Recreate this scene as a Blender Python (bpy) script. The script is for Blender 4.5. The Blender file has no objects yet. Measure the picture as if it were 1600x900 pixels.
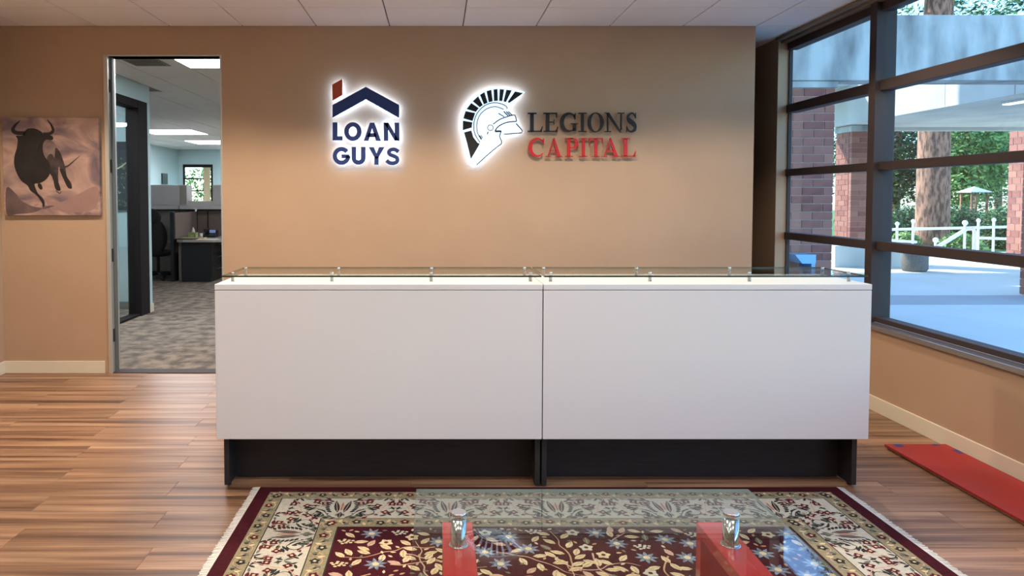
import bpy, bmesh, math, random
from mathutils import Vector, Matrix
R = random.Random(7)
C = bpy.context.scene.collection
PI = math.pi

# ------------------------------------------------------------------ camera
F, PX, PY, TH, CH = 1144.0, 683.0, 354.0, math.atan(46/1144.0), 1.49
cam = bpy.data.cameras.new('camera'); camo = bpy.data.objects.new('camera', cam); C.objects.link(camo)
camo.location = (0, 0, CH); camo.rotation_euler = (PI/2-TH, 0, 0)
cam.sensor_width = 36; cam.lens = F/1600*36; cam.shift_x = (800-PX)/1600; cam.shift_y = -(450-PY)/1600
cam.clip_start = .05; cam.clip_end = 300
bpy.context.scene.camera = camo
vs = bpy.context.scene.view_settings
vs.view_transform = 'Standard'; vs.look = 'None'; vs.gamma = 1; vs.exposure = -.1; vs.use_curve_mapping = False

# ------------------------------------------------------------------ sky and sun
w = bpy.data.worlds.new('sky'); bpy.context.scene.world = w; w.use_nodes = True
nt = w.node_tree; bg = nt.nodes['Background']
sk = nt.nodes.new('ShaderNodeTexSky'); sk.sky_type = 'NISHITA'; sk.sun_disc = False
sk.sun_elevation = math.radians(38); sk.sun_rotation = math.radians(-47); sk.air_density = 1.2; sk.dust_density = .6
sk.ozone_density = 4.0
tn = nt.nodes.new('ShaderNodeMix'); tn.data_type = 'RGBA'; tn.blend_type = 'MULTIPLY'; tn.inputs['Factor'].default_value = 1; tn.inputs[7].default_value = (.78, .98, 1.18, 1)
nt.links.new(sk.outputs[0], tn.inputs[6]); nt.links.new(tn.outputs[2], bg.inputs[0]); bg.inputs[1].default_value = .85
sl = bpy.data.lights.new('sun', 'SUN'); sl.energy = 9; sl.angle = .01; sl.color = (1, .95, .86)
so = bpy.data.objects.new('sun', sl); C.objects.link(so); so.location = (-20, 20, 30)
so.rotation_euler = Vector((1, -.92, -1)).to_track_quat('-Z', 'Y').to_euler()
TROFFER, SPOT, OFFICE = 5.2, 140.0, 36.0

# ------------------------------------------------------------------ helpers
def lin(c):
    return tuple(((v/255)/12.92 if v <= 10 else (((v/255)+.055)/1.055)**2.4) for v in c) + (1,)
def M(name, rgb, rough=.5, metal=0, spec=.5, var=None, bump=None, coat=0, emit=None, stretch=(1, 1, 1), rnd=None, coord='Object'):
    """principled material; var=(scale, rgb2[, lo, hi]) mixes a second colour by noise; rnd=rgb3 mixes by object random"""
    m = bpy.data.materials.new(name); m.use_nodes = True; n = m.node_tree.nodes; l = m.node_tree.links
    p = n['Principled BSDF']; p.inputs['Base Color'].default_value = lin(rgb)
    p.inputs['Roughness'].default_value = rough; p.inputs['Metallic'].default_value = metal
    p.inputs['Specular IOR Level'].default_value = spec; p.inputs['Coat Weight'].default_value = coat
    tc = n.new('ShaderNodeTexCoord'); mp = n.new('ShaderNodeMapping'); mp.inputs['Scale'].default_value = stretch
    l.new(tc.outputs[coord], mp.inputs['Vector'])
    col = None
    if var or rnd:
        nz = n.new('ShaderNodeTexNoise'); nz.inputs['Scale'].default_value = var[0] if var else 3; nz.inputs['Detail'].default_value = 6
        l.new(mp.outputs[0], nz.inputs['Vector'])
        rp = n.new('ShaderNodeValToRGB'); lo, hi = (var[2], var[3]) if var and len(var) > 2 else (.35, .65)
        rp.color_ramp.elements[0].position = lo; rp.color_ramp.elements[1].position = hi
        rp.color_ramp.elements[0].color = lin(rgb); rp.color_ramp.elements[1].color = lin(var[1] if var else rgb)
        l.new(nz.outputs['Fac'], rp.inputs['Fac']); col = rp.outputs[0]
    if rnd:
        oi = n.new('ShaderNodeObjectInfo'); mx = n.new('ShaderNodeMix'); mx.data_type = 'RGBA'
        l.new(oi.outputs['Random'], mx.inputs['Factor']); l.new(col, mx.inputs[6]); mx.inputs[7].default_value = lin(rnd); col = mx.outputs[2]
    if col: l.new(col, p.inputs['Base Color'])
    if bump:
        nb = n.new('ShaderNodeTexNoise'); nb.inputs['Scale'].default_value = bump[0]; nb.inputs['Detail'].default_value = 3
        l.new(mp.outputs[0], nb.inputs['Vector'])
        b = n.new('ShaderNodeBump'); b.inputs['Strength'].default_value = bump[1]; b.inputs['Distance'].default_value = .01
        l.new(nb.outputs['Fac'], b.inputs['Height']); l.new(b.outputs[0], p.inputs['Normal'])
    if emit:
        p.inputs['Emission Color'].default_value = lin(emit[0]); p.inputs['Emission Strength'].default_value = emit[1]
    return m
def glass_mat(name, tint, f0=1.0, ior=1.5):
    m = bpy.data.materials.new(name); m.use_nodes = True; n = m.node_tree.nodes; l = m.node_tree.links
    n.remove(n['Principled BSDF']); o = n['Material Output']
    t = n.new('ShaderNodeBsdfTransparent'); t.inputs[0].default_value = lin(tint)
    g = n.new('ShaderNodeBsdfGlossy'); g.inputs['Roughness'].default_value = 0.0
    fr = n.new('ShaderNodeFresnel'); ge = n.new('ShaderNodeNewGeometry'); mr = n.new('ShaderNodeMapRange')   # no total reflection inside the sheet
    mr.inputs['To Min'].default_value = ior; mr.inputs['To Max'].default_value = 1/ior
    l.new(ge.outputs['Backfacing'], mr.inputs['Value']); l.new(mr.outputs[0], fr.inputs[0])
    mu = n.new('ShaderNodeMath'); mu.operation = 'MULTIPLY'; mu.inputs[1].default_value = f0; mu.use_clamp = True
    mx = n.new('ShaderNodeMixShader'); l.new(fr.outputs[0], mu.inputs[0]); l.new(mu.outputs[0], mx.inputs[0])
    l.new(t.outputs[0], mx.inputs[1]); l.new(g.outputs[0], mx.inputs[2]); l.new(mx.outputs[0], o.inputs[0])
    return m

def at(px, py, Y):
    d, v = (px-PX)/F, (PY-py)/F
    k = Y/(math.cos(TH)+v*math.sin(TH))
    return Vector((d*k, Y, CH+k*(v*math.cos(TH)-math.sin(TH))))

class B:
    def __init__(s): s.bm = bmesh.new(); s.mi = 0
    def _mark(s, fs):
        for f in fs: f.material_index = s.mi
    def box(s, x0, x1, y0, y1, z0, z1, bev=0):
        vs_ = [s.bm.verts.new((x, y, z)) for x in (x0, x1) for y in (y0, y1) for z in (z0, z1)]
        fs = [s.bm.faces.new([vs_[i] for i in q]) for q in ((0,1,3,2),(4,6,7,5),(0,4,5,1),(2,3,7,6),(0,2,6,4),(1,5,7,3))]
        s._mark(fs)
        if bev:
            es = {e for f in fs for e in f.edges}
            r = bmesh.ops.bevel(s.bm, geom=list(es), offset=bev, segments=2, affect='EDGES', profile=.5); s._mark(r['faces'])
        return s
    def tube(s, pts, r, n=10, cap=True):
        """tube through pts; r a number or a list"""
        pts = [Vector(p) for p in pts]; rs = r if isinstance(r, (list, tuple)) else [r]*len(pts); rings = []
        for i, p in enumerate(pts):
            t = (pts[min(i+1, len(pts)-1)]-pts[max(i-1, 0)]).normalized()
            a = t.orthogonal().normalized() if i == 0 else (a-t*a.dot(t)).normalized()
            b = t.cross(a)
            rings.append([s.bm.verts.new(p+(a*math.cos(2*PI*k/n)+b*math.sin(2*PI*k/n))*rs[i]) for k in range(n)])
        fs = []
        for q, u in zip(rings, rings[1:]):
            for k in range(n): fs.append(s.bm.faces.new((q[k], q[(k+1) % n], u[(k+1) % n], u[k])))
        for f in fs: f.smooth = n > 5
        if cap: fs += [s.bm.faces.new(rings[0][::-1]), s.bm.faces.new(rings[-1])]
        s._mark(fs); return s
    def lathe(s, prof, c, n=20):
        c = Vector(c); rings = [[s.bm.verts.new(c+Vector((r*math.cos(2*PI*k/n), r*math.sin(2*PI*k/n), z))) for k in range(n)] for r, z in prof]
        fs = []
        for q, u in zip(rings, rings[1:]):
            for k in range(n): fs.append(s.bm.faces.new((q[k], q[(k+1) % n], u[(k+1) % n], u[k])))
        for f in fs: f.smooth = True
        fs += [s.bm.faces.new(rings[0][::-1]), s.bm.faces.new(rings[-1])]; s._mark(fs); return s
    def sphere(s, c, r, n=10, sc=(1, 1, 1)):
        m = Matrix.Translation(c) @ Matrix.Diagonal((r*sc[0], r*sc[1], r*sc[2], 1))
        g = bmesh.ops.create_uvsphere(s.bm, u_segments=n, v_segments=max(6, n//2+2), radius=1, matrix=m)
        fs = {f for v in g['verts'] for f in v.link_faces}
        for f in fs: f.smooth = True
        s._mark(fs); return s
    def prism(s, poly, d, hole=None, back=None):
        """poly: list of 3D points (planar); extruded by vector d; optional hole ring (same count as poly)"""
        d = Vector(d); fs = []
        a = [s.bm.verts.new(p) for p in poly]; b = [s.bm.verts.new(Vector(p)+d) for p in poly]; n = len(a)
        for i in range(n): fs.append(s.bm.faces.new((a[i], a[(i+1) % n], b[(i+1) % n], b[i])))
        if hole is None:
            f1 = s.bm.faces.new(a); f2 = s.bm.faces.new(b[::-1]); f1.normal_update(); f2.normal_update(); s._mark(fs)
            r = bmesh.ops.triangulate(s.bm, faces=[f1, f2]); s._mark(r['faces'])
        else:
            h = [s.bm.verts.new(p) for p in hole]; g = [s.bm.verts.new(Vector(p)+d) for p in hole]
            for i in range(n):
                j = (i+1) % n
                fs += [s.bm.faces.new((h[j], h[i], g[i], g[j])), s.bm.faces.new((a[i], h[i], h[j], a[j])), s.bm.faces.new((b[j], g[j], g[i], b[i]))]
            s._mark(fs)
        return s
    def flat(s, pts):
        f = s.bm.faces.new([s.bm.verts.new(p) for p in pts]); f.material_index = s.mi
        if len(pts) > 4:
            f.normal_update()
            r = bmesh.ops.triangulate(s.bm, faces=[f]); s._mark(r['faces'])
        return s
    def mesh(s, name, mats, fix=True):
        if fix: bmesh.ops.recalc_face_normals(s.bm, faces=s.bm.faces)
        me = bpy.data.meshes.new(name); s.bm.to_mesh(me); s.bm.free()
        for m in (mats if isinstance(mats, (list, tuple)) else [mats]): me.materials.append(m)
        return me
    def build(s, name, mats, parent=None, fix=True):
        return obj(name, s.mesh(name, mats, fix), parent)
def worldloc(o):
    v = Vector((0, 0, 0))
    while o: v += o.location; o = o.parent
    return v
def obj(name, me, parent=None, loc=(0, 0, 0)):
    o = bpy.data.objects.new(name, me); C.objects.link(o)
    if parent: o.parent = parent; o.location = Vector(loc)-worldloc(parent)
    else: o.location = loc
    return o
def tag(o, label=None, cat=None, group=None, kind=None):
    if label: o['label'] = label
    if cat: o['category'] = cat
    if group: o['group'] = group
    if kind: o['kind'] = kind
    return o
def thing(name, loc, label, cat, group=None):
    o = bpy.data.objects.new(name, None); C.objects.link(o); o.location = loc; o.empty_display_size = .1
    return tag(o, label, cat, group)
def struct(o): o['kind'] = 'structure'; return o
def sempty(name, loc=(0, 0, 0)):
    o = bpy.data.objects.new(name, None); C.objects.link(o); o.location = loc; return struct(o)
def smooth(pts, n=6, closed=False):
    out = []; L = len(pts)
    for i in range(L if closed else L-1):
        g = (lambda k: pts[k % L]) if closed else (lambda k: pts[max(0, min(L-1, k))])
        p0, p1, p2, p3 = g(i-1), g(i), g(i+1), g(i+2)
        for k in range(n):
            t = k/n
            out.append(tuple(.5*(2*p1[j]+(p2[j]-p0[j])*t+(2*p0[j]-5*p1[j]+4*p2[j]-p3[j])*t*t+(3*p1[j]-p0[j]-3*p2[j]+p3[j])*t**3) for j in range(len(p1))))
    if not closed: out.append(tuple(pts[-1]))
    return out
def stroke(pts, wd):
    """2D polyline to outline; wd number or list (full widths)"""
    n = len(pts); ws = wd if isinstance(wd, (list, tuple)) else [wd]*n
    if len(ws) != n: ws = [ws[int(i*(len(ws)-1)/(n-1))]*(1-((i*(len(ws)-1)/(n-1)) % 1)) + ws[min(len(ws)-1, int(i*(len(ws)-1)/(n-1))+1)]*((i*(len(ws)-1)/(n-1)) % 1) for i in range(n)]
    a, b = [], []
    for i in range(n):
        dx = pts[min(i+1, n-1)][0]-pts[max(i-1, 0)][0]; dy = pts[min(i+1, n-1)][1]-pts[max(i-1, 0)][1]
        L = math.hypot(dx, dy) or 1; nx, ny = -dy/L*ws[i]/2, dx/L*ws[i]/2
        a.append((pts[i][0]+nx, pts[i][1]+ny)); b.append((pts[i][0]-nx, pts[i][1]-ny))
    return a+b[::-1]
def arc(cx, cy, rx, ry, a0, a1, n=24):
    return [(cx+rx*math.cos(math.radians(a0+(a1-a0)*i/n)), cy+ry*math.sin(math.radians(a0+(a1-a0)*i/n))) for i in range(n+1)]

# ------------------------------------------------------------------ materials
m_wall = M('tan_wall_paint', (184, 154, 126), .75, var=(2, (180, 150, 122)), bump=(160, .12))
m_blue = M('pale_blue_wall_paint', (184, 211, 216), .75, bump=(160, .08))
m_cream = M('cream_paint', (222, 212, 190), .5)
m_tile = M('ceiling_tile_fibre', (242, 241, 242), .9, var=(180, (222, 220, 220), .5, .75), bump=(220, .25))
m_grid = M('ceiling_grid_shadow_grey', (120, 112, 104), .7)
m_dark = M('dark_bronze_metal', (62, 52, 51), .6, spec=.3)
m_white = M('white_laminate', (230, 225, 222), .42)
m_black = M('black_laminate', (38, 36, 36), .5, var=(9, (46, 43, 42)), stretch=(1, 8, 8))
m_chrome = M('chrome', (225, 225, 225), .12, metal=1)
m_steel = M('brushed_steel', (180, 180, 178), .3, metal=1)
m_glass = glass_mat('clear_glass', (246, 252, 250), .75)
m_tabglass = glass_mat('tabletop_glass', (246, 251, 249), 1.0)
m_edge = M('green_glass_edge', (40, 58, 52), .15, spec=.8)
m_red = M('red_lacquer', (190, 34, 36), .22, coat=.4)
m_alum = M('pale_aluminium', (205, 206, 200), .35, metal=.6)
m_conc = M('weathered_concrete', (128, 126, 124), .9, var=(1.6, (200, 198, 194), .3, .62), bump=(30, .2), stretch=(1.8, 1.8, .55))
m_pave = M('pale_paving_concrete', (205, 203, 198), .85, var=(.8, (215, 213, 208)), bump=(60, .1))
m_pave2 = M('darker_paving_strip', (160, 160, 160), .85, var=(.8, (168, 168, 168)))
m_brick = M('red_brick', (150, 92, 82), .9, var=(14, (130, 76, 70)), bump=(60, .3), rnd=(172, 116, 100))
m_mortar = M('mortar', (188, 172, 160), .95, var=(20, (170, 155, 145)))
m_bark = M('pine_bark', (170, 122, 100), .95, var=(5, (96, 68, 58), .42, .6), bump=(9, 1.0), stretch=(2.4, 2.4, .7))
m_lawn = M('lawn_green', (96, 140, 62), .95, var=(6, (70, 110, 48)))

# ------------------------------------------------------------------ room shell
WY, XL, XR, ZC, WE = 6.15, -3.66, 3.05, 2.91, 2.65      # back wall, left wall, right wall, ceiling, end of back wall
DL, DR, DT = at(170, 300, WY).x, at(347, 300, WY).x, at(250, 88, WY).z
# floor with planks
def plank_mat():
    m = bpy.data.materials.new('oak_vinyl_plank'); m.use_nodes = True; n = m.node_tree.nodes; l = m.node_tree.links; p = n['Principled BSDF']
    tc = n.new('ShaderNodeTexCoord'); oi = n.new('ShaderNodeObjectInfo')
    ad = n.new('ShaderNodeVectorMath'); ad.operation = 'ADD'; sc = n.new('ShaderNodeVectorMath'); sc.operation = 'SCALE'
    cb = n.new('ShaderNodeCombineXYZ'); l.new(oi.outputs['Random'], cb.inputs[0]); l.new(oi.outputs['Random'], cb.inputs[1])
    sc.inputs['Scale'].default_value = 37; l.new(cb.outputs[0], sc.inputs[0]); l.new(tc.outputs['Object'], ad.inputs[0]); l.new(sc.outputs[0], ad.inputs[1])
    def noise(st, scale, det, dist=0):
        mp = n.new('ShaderNodeMapping'); mp.inputs['Scale'].default_value = st; l.new(ad.outputs[0], mp.inputs[0])
        z = n.new('ShaderNodeTexNoise'); z.inputs['Scale'].default_value = scale; z.inputs['Detail'].default_value = det; z.inputs['Distortion'].default_value = dist
        l.new(mp.outputs[0], z.inputs['Vector']); return z.outputs['Fac']
    def ramp(f, stops):
        r = n.new('ShaderNodeValToRGB'); e = r.color_ramp.elements
        while len(e) < len(stops): e.new(.5)
        for k, (po, c) in enumerate(stops): e[k].position = po; e[k].color = lin(c)
        l.new(f, r.inputs[0]); return r.outputs[0]
    broad = ramp(noise((.35, 9, 1), 1.6, 3, .4), [(.30, (92, 64, 46)), (.43, (140, 103, 76)), (.55, (168, 130, 99)), (.7, (190, 153, 120))])
    fine = ramp(noise((.8, 60, 1), 2.4, 5, .3), [(.3, (150, 140, 135)), (.6, (255, 252, 248))])
    mx = n.new('ShaderNodeMix'); mx.data_type = 'RGBA'; mx.blend_type = 'MULTIPLY'; mx.inputs['Factor'].default_value = .75
    l.new(broad, mx.inputs[6]); l.new(fine, mx.inputs[7])
    hv = n.new('ShaderNodeHueSaturation'); l.new(mx.outputs[2], hv.inputs['Color'])
    mr = n.new('ShaderNodeMapRange'); mr.inputs['To Min'].default_value = .82; mr.inputs['To Max'].default_value = 1.16
    l.new(oi.outputs['Random'], mr.inputs['Value']); l.new(mr.outputs[0], hv.inputs['Value'])
    l.new(hv.outputs[0], p.inputs['Base Color']); p.inputs['Roughness'].default_value = .36; p.inputs['Specular IOR Level'].default_value = .5
    return m
m_plank = plank_mat()
m_floorbase = M('dark_plank_joint', (84, 62, 48), .7)
floor = struct(B().box(XL-.1, XR+.1, -2.6, WY+1.5, -.05, -.004).build('floor', m_floorbase))
PW, PL = .182, 1.22; cache = {}
y = WY; row = 0
while y > -2.4:
    y0 = y-PW; x = XL - (row*0.47 % 1)*PL
    while x < XR:
        a, b = max(x, XL), min(x+PL, XR)
        if b-a > .06:
            key = round(b-a, 3)
            if key not in cache: cache[key] = B().box(-key/2+.0006, key/2-.0006, -PW/2+.0006, PW/2-.0006, -.004, 0, .0008).mesh('plank', m_plank)
            obj('plank', cache[key], floor, ((a+b)/2, (y+y0)/2, 0))
        x += PL
    y = y0; row += 1
# ceiling with tiles (600 mm grid, lines where the photo has them)
ceil = struct(B().box(XL-.1, XR+.35, -2.6, WY+.15, ZC+.012, ZC+.09).box(WE-.1, XR+.35, WY+.15, WY+1.6, ZC+.012, ZC+.09).build('ceiling', m_grid))
tcache = {}
def tile(x0, x1, y0, y1, parent, mat=m_tile, g=.005):
    k = (round(x1-x0, 3), round(y1-y0, 3), mat.name)
    if k not in tcache: tcache[k] = B().box(-k[0]/2+g, k[0]/2-g, -k[1]/2+g, k[1]/2-g, 0, .012, .002).mesh('ceiling_tile', mat)
    obj('ceiling_tile', tcache[k], parent, ((x0+x1)/2, (y0+y1)/2, ZC))
T = .6096; GX = -.395
xs = [GX+T*k for k in range(-6, 7)]
troffers = [(ix, iy) for ix in (2, 5, 8) for iy in (8, 10)]      # cells of the ceiling grid that hold light panels (2 x 1)
for ix in range(12):
    x0, x1 = max(xs[ix], XL), min(xs[ix+1], XR)
    if x1-x0 < .03: continue
    for iy in range(14):
        y1 = WY-T*iy; y0 = y1-T
        if (ix, iy) in troffers or (ix-1, iy) in troffers: continue
        tile(x0, x1, y0, y1, ceil)
for iy in range(2): tile(WE, XR, WY+.0+T*iy, WY+T*(iy+1), ceil)
# walls
wb = B()
wb.box(XL-.1, DL-.0, WY, WY+.13, 0, ZC); wb.box(DR, WE, WY, WY+.13, 0, ZC); wb.box(DL, DR, WY, WY+.13, DT, ZC)
wall_back = struct(wb.build('wall_back', m_wall))
struct(B().box(XL-.1, XL, -2.6, WY, 0, ZC).build('wall_left', m_wall))
struct(B().box(XL, XR, -2.7, -2.6, 0, ZC).build('wall_front', m_wall))
SILL, WIN0, WIN1 = .60, -1.4, 6.6
wr = B().box(XR, XR+.25, -2.6, WY+1.6, 0, SILL-.035).box(XR, XR+.115, WIN1, WY+1.6, SILL-.035, ZC).box(XR, XR+.25, -2.6, WIN0, SILL-.035, ZC)
struct(wr.build('wall_right', m_wall))
struct(B().box(WE-.15, XR, WY+1.45, WY+1.6, 0, ZC).box(WE-.15, WE, WY+.13, WY+1.45, 0, ZC).build('wall_recess', m_wall))
def baseboard(name, x0, x1, y0, y1):
    bb = B(); bb.box(x0, x1, y0, y1, 0, .105, .003); struct(bb.build(name, m_cream))
baseboard('baseboard_back', XL+.012, DL-.055, WY-.012, WY)
baseboard('baseboard_left', XL, XL+.012, -2.6, WY)
baseboard('baseboard_right', XR-.012, XR, -2.6, WY+1.4)
baseboard('baseboard_center', DR+.05, WE, WY-.012, WY)
# door frame of the opening
df = sempty('door_1', (DL, WY, 0))
B().box(DL-.022, DL+.012, WY-.012, WY+.14, 0, DT+.012, .002).build('jamb', m_alum, df)
B().box(DR-.008, DR+.008, WY-.006, WY+.14, 0, DT+.012, .002).build('jamb', m_alum, df)
B().box(DL+.012, DR-.008, WY-.008, WY+.14, DT, DT+.012, .002).build('head', m_alum, df)
B().box(DL+.012, DL+.03, WY+.035, WY+.075, 0, DT, .002).build('stop', M('grey_door_gasket', (96, 98, 96), .6), df)
for zz in (.32, 1.0, 1.75, 2.42):
    B().box(DL+.012, DL+.016, WY+.008, WY+.03, zz-.055, zz+.055).build('hinge', m_black, df)
B().box(DL+.012, DR-.008, WY-.01, WY+.13, .0, .006).build('threshold', m_dark, df)

# window wall
win = sempty('window_1', (XR+.1, WIN1, 0))
FX0, FX1, GXW = XR+.075, XR+.185, XR+.108
posts = [6.56, 5.24, 3.55, 1.9, .25, WIN0+.04]
zr = [(SILL, SILL+.035), (1.113, 1.176), (1.68, 1.74), (2.24, 2.315), (2.80, 2.90)]
for k, yp in enumerate(posts):
    if k == 0: B().box(XR+.095, XR+.125, yp+.025, yp+.04, SILL, ZC).build('mullion', m_dark, win)
    else: B().box(FX0-.035, FX1, yp-.04, yp+.04, SILL, ZC, .003).build('mullion', m_dark, win)
for ya, yb in zip(posts[1:], [posts[0]+.07]+posts[1:]):
    for k, (z0, z1) in enumerate(zr):
        B().box(FX0, FX1-.02, ya+.04, yb-.04, z0, z1, .003).build('rail', m_dark, win)
    for (a, b), (c, d) in zip(zr, zr[1:]):
        B().box(GXW, GXW+.008, ya+.03, yb-.03, b-.012, c+.012).build('pane', m_glass, win)
m_sill = M('bronze_sill_gloss', (150, 148, 148), .14, metal=.6)
B().box(XR-.02, FX0, WIN0, WIN1, SILL-.035, SILL, .004).build('sill', m_sill, win)
tr = B().box(XR-.03, XR+.02, WIN0, WIN1, ZC-.03, ZC-.002, .003).box(XR+.02, FX0, WIN0, WIN1, ZC-.05, ZC-.002)
struct(tr.build('trim_1', M('taupe_blind_pocket', (120, 108, 94), .5)))

# ------------------------------------------------------------------ ceiling lights of the lobby (troffers, wall washers and an added row over the rug)
m_diff = M('light_diffuser', (255, 250, 240), .5, emit=((255, 243, 232), TROFFER))
for k, (ix, iy) in enumerate(troffers):
    x0, x1 = xs[ix], xs[ix+2]; y1 = WY-T*iy; y0 = y1-T
    t = thing('ceiling_light', ((x0+x1)/2, (y0+y1)/2, ZC), 'rectangular fluorescent troffer set into the lobby ceiling grid', 'ceiling light', 'lobby ceiling troffers')
    fr = B(); fr.box(x0+.005, x1-.005, y0+.005, y0+.03, ZC-.004, ZC+.011); fr.box(x0+.005, x1-.005, y1-.03, y1-.005, ZC-.004, ZC+.011)
    fr.box(x0+.005, x0+.03, y0+.03, y1-.03, ZC-.004, ZC+.011); fr.box(x1-.03, x1-.005, y0+.03, y1-.03, ZC-.004, ZC+.011)
    fr.build('frame', m_white, t); B().box(x0+.03, x1-.03, y0+.03, y1-.03, ZC, ZC+.01).build('diffuser', m_diff, t)
m_lamp = M('lamp_lens', (255, 244, 225), .4, emit=((255, 225, 190), 6))
for X, DLY in ((-3.05, 4.65), (-1.75, 4.65), (-.45, 4.65), (.85, 4.65), (2.3, 4.65), (-2.6, 2.15), (-1.0, 2.15), (.6, 2.15), (2.2, 2.15)):
    wash = DLY > 4  # the nearer row is unseen, added to brighten the desk fronts
    t = thing('downlight', (X, DLY, ZC), 'round recessed downlight in the lobby ceiling '+('washing the sign wall' if wash else 'added to brighten the desk fronts'), 'downlight', 'downlights washing the sign wall' if wash else 'added downlights brightening the desk fronts')
    B().lathe([(.085, -.004), (.085, 0), (.06, 0), (.06, -.004)], (X, DLY, ZC), 24).build('trim_ring', m_white, t)
    B().lathe([(.058, -.003), (.058, -.0005)], (X, DLY, ZC), 24).build('lens', m_lamp, t)
    L = bpy.data.lights.new('spot', 'SPOT'); L.energy = SPOT*(.8 if X > 2 else 1) if wash else SPOT*.55; L.spot_size = math.radians(132 if wash else 125); L.spot_blend = .35; L.shadow_soft_size = .05; L.color = (1, .84, .67) if wash else (1, .93, .86)
    lo = bpy.data.objects.new('spot', L); C.objects.link(lo); lo.parent = t; lo.location = (0, 0, -.02)

# ------------------------------------------------------------------ reception desks
DY = 3.66
m_seam = M('dark_seam', (60, 54, 52), .8)
for k, (x0, x1) in enumerate(((-1.117, .5295), (.5345, 2.183))):
    t = thing('reception_desk', ((x0+x1)/2, 3.9, 0), ('white and black reception desk beside the office doorway', 'white and black reception desk beside the tall windows')[k], 'reception desk', 'reception desks side by side')
    B().box(x0, x1, DY, DY+.03, .265, 1.022, .002).build('front_panel', m_white, t)
    B().box(x0, x1, DY-.002, 4.15, 1.025, 1.053, .002).build('counter_top', m_white, t)
    B().box(x0+.004, x1-.004, DY+.004, DY+.026, 1.022, 1.025).build('shadow_gap', m_seam, t)
    la, lb = (x0+.024, x1-.002) if k == 0 else (x0+.002, x1-.03)
    for xa, xb in ((la, la+.026), (lb-.026, lb)):
        B().box(xa, xb, DY+.045, 4.45, .012, .72, .0015).box(xa, xb, DY+.03, 4.14, .72, 1.025).build('side_panel', m_black, t)
        for yy in (DY+.09, 4.38): B().tube([(xa+.013, yy, 0), (xa+.013, yy, .013)], .011, 8).build('foot', m_black, t)
    B().box(la+.026, lb-.026, 3.84, 3.86, .004, 1.02).build('kick_panel', m_black, t)
    B().box(la+.026, lb-.026, 3.86, 4.45, .70, .728).build('work_surface', m_black, t)
    g0, g1 = (x0+.03, x1-.004) if k == 0 else (x0+.004, x1-.012)
    g = B(); g.box(g0, g1, DY+.012, 4.13, 1.087, 1.095)
    g.bm.normal_update()
    for f in g.bm.faces: f.material_index = 0 if abs(f.normal.z) > .5 else 1
    g.build('glass_top', [m_glass, m_edge], t)
    for j in range(4):
        xx = x0+.055+(x1-x0-.1)*j/3
        for yy in (3.79, 4.05):
            s = B().lathe([(.0085, 1.053), (.0085, 1.087)], (xx, yy, 0), 12).build('standoff', m_steel, t)
            B().lathe([(.0095, 1.095), (.0095, 1.101), (.006, 1.103)], (xx, yy, 0), 12).build('cap', m_chrome, s)

# ------------------------------------------------------------------ wall signs
SY = WY-.062                                  # front plane of the letters
def w45(ox, oy, s): return lambda x, y: at(ox+x/s, oy+y/s, SY)
m_navy = M('navy_acrylic', (26, 54, 116), .5)
m_orange = M('burnt_orange_acrylic', (176, 66, 34), .35)
m_led = M('white_led_backlight', (235, 245, 255), .5, emit=((170, 206, 255), 13.0))
m_ink = M('black_acrylic', (20, 18, 20), .6)
m_redl = M('red_acrylic', (196, 30, 34), .35)
def sign_part(name, parent, polys, f, mat, depth=.018, glow=True, y_off=0):
    """polys: list of outlines or (outline, hole) in crop coordinates; a lit letter has a white LED back plate as sub-part"""
    def pts(pl, dy): return [f(*p)+Vector((0, dy+y_off, 0)) for p in pl]
    b = B()
    for pl in polys:
        if isinstance(pl, tuple): b.prism(pts(pl[0], 0), (0, depth, 0), pts(pl[1], 0))
        else: b.prism(pts(pl, 0), (0, depth, 0))
    o = b.build(name, mat, parent)
    if glow:
        b = B()
        for pl in polys:
            if isinstance(pl, tuple): b.prism(pts(pl[0], depth+.0005), (0, .005, 0), pts(pl[1], depth+.0005))
            else: b.prism(pts(pl, depth+.0005), (0, .005, 0))
        b.build('led_back', m_led, o)
    if depth > .01:                           # a stud carries each piece off the wall
        for pl in (polys if isinstance(polys[0], tuple) else polys[:2]):
            q = (Vector((*pl[0][0], 0))+Vector((*pl[1][0], 0)))/2 if isinstance(pl, tuple) else sum((Vector((*pl[i], 0)) for i in (0, 1, -1, -2)), Vector())/4
            c = f(q.x, q.y); B().tube([(c.x, SY+y_off+depth-.002, c.z), (c.x, WY, c.z)], .003, 6).build('stud', m_steel, o)
    return o
fl = w45(490, 100, 4.5)
ls = thing('loan_sign', at(570, 262, WY), 'halo-lit navy sign reading LOAN GUYS under a house roof shape', 'wall sign')
sign_part('chimney', ls, [[(130, 145), (202, 105), (202, 218), (133, 258)]], fl, m_orange)
sign_part('roof_chevron', ls, [[(132, 288), (367, 160), (367, 247), (132, 378)], [(367, 160), (602, 288), (602, 380), (367, 247)]], fl, m_navy)
sign_part('letter', ls, [[(133, 410), (168, 410), (168, 508), (203, 508), (203, 538), (133, 538)]], fl, m_navy)
sign_part('letter', ls, [(arc(276, 475, 61, 66, 0, 352, 44), arc(276, 475, 29, 35, 0, 352, 44))], fl, m_navy)
sign_part('letter', ls, [[(396, 412), (411, 412), (411, 452), (386, 540), (352, 540)], [(411, 412), (428, 412), (474, 540), (438, 540), (411, 452)], [(384, 486), (436, 486), (445, 514), (376, 514)]], fl, m_navy)
sign_part('letter', ls, [[(492, 412), (525, 412), (525, 540), (494, 540)], [(569, 412), (602, 412), (604, 540), (571, 540)], [(494, 412), (526, 412), (602, 540), (570, 540)]], fl, m_navy)
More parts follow.
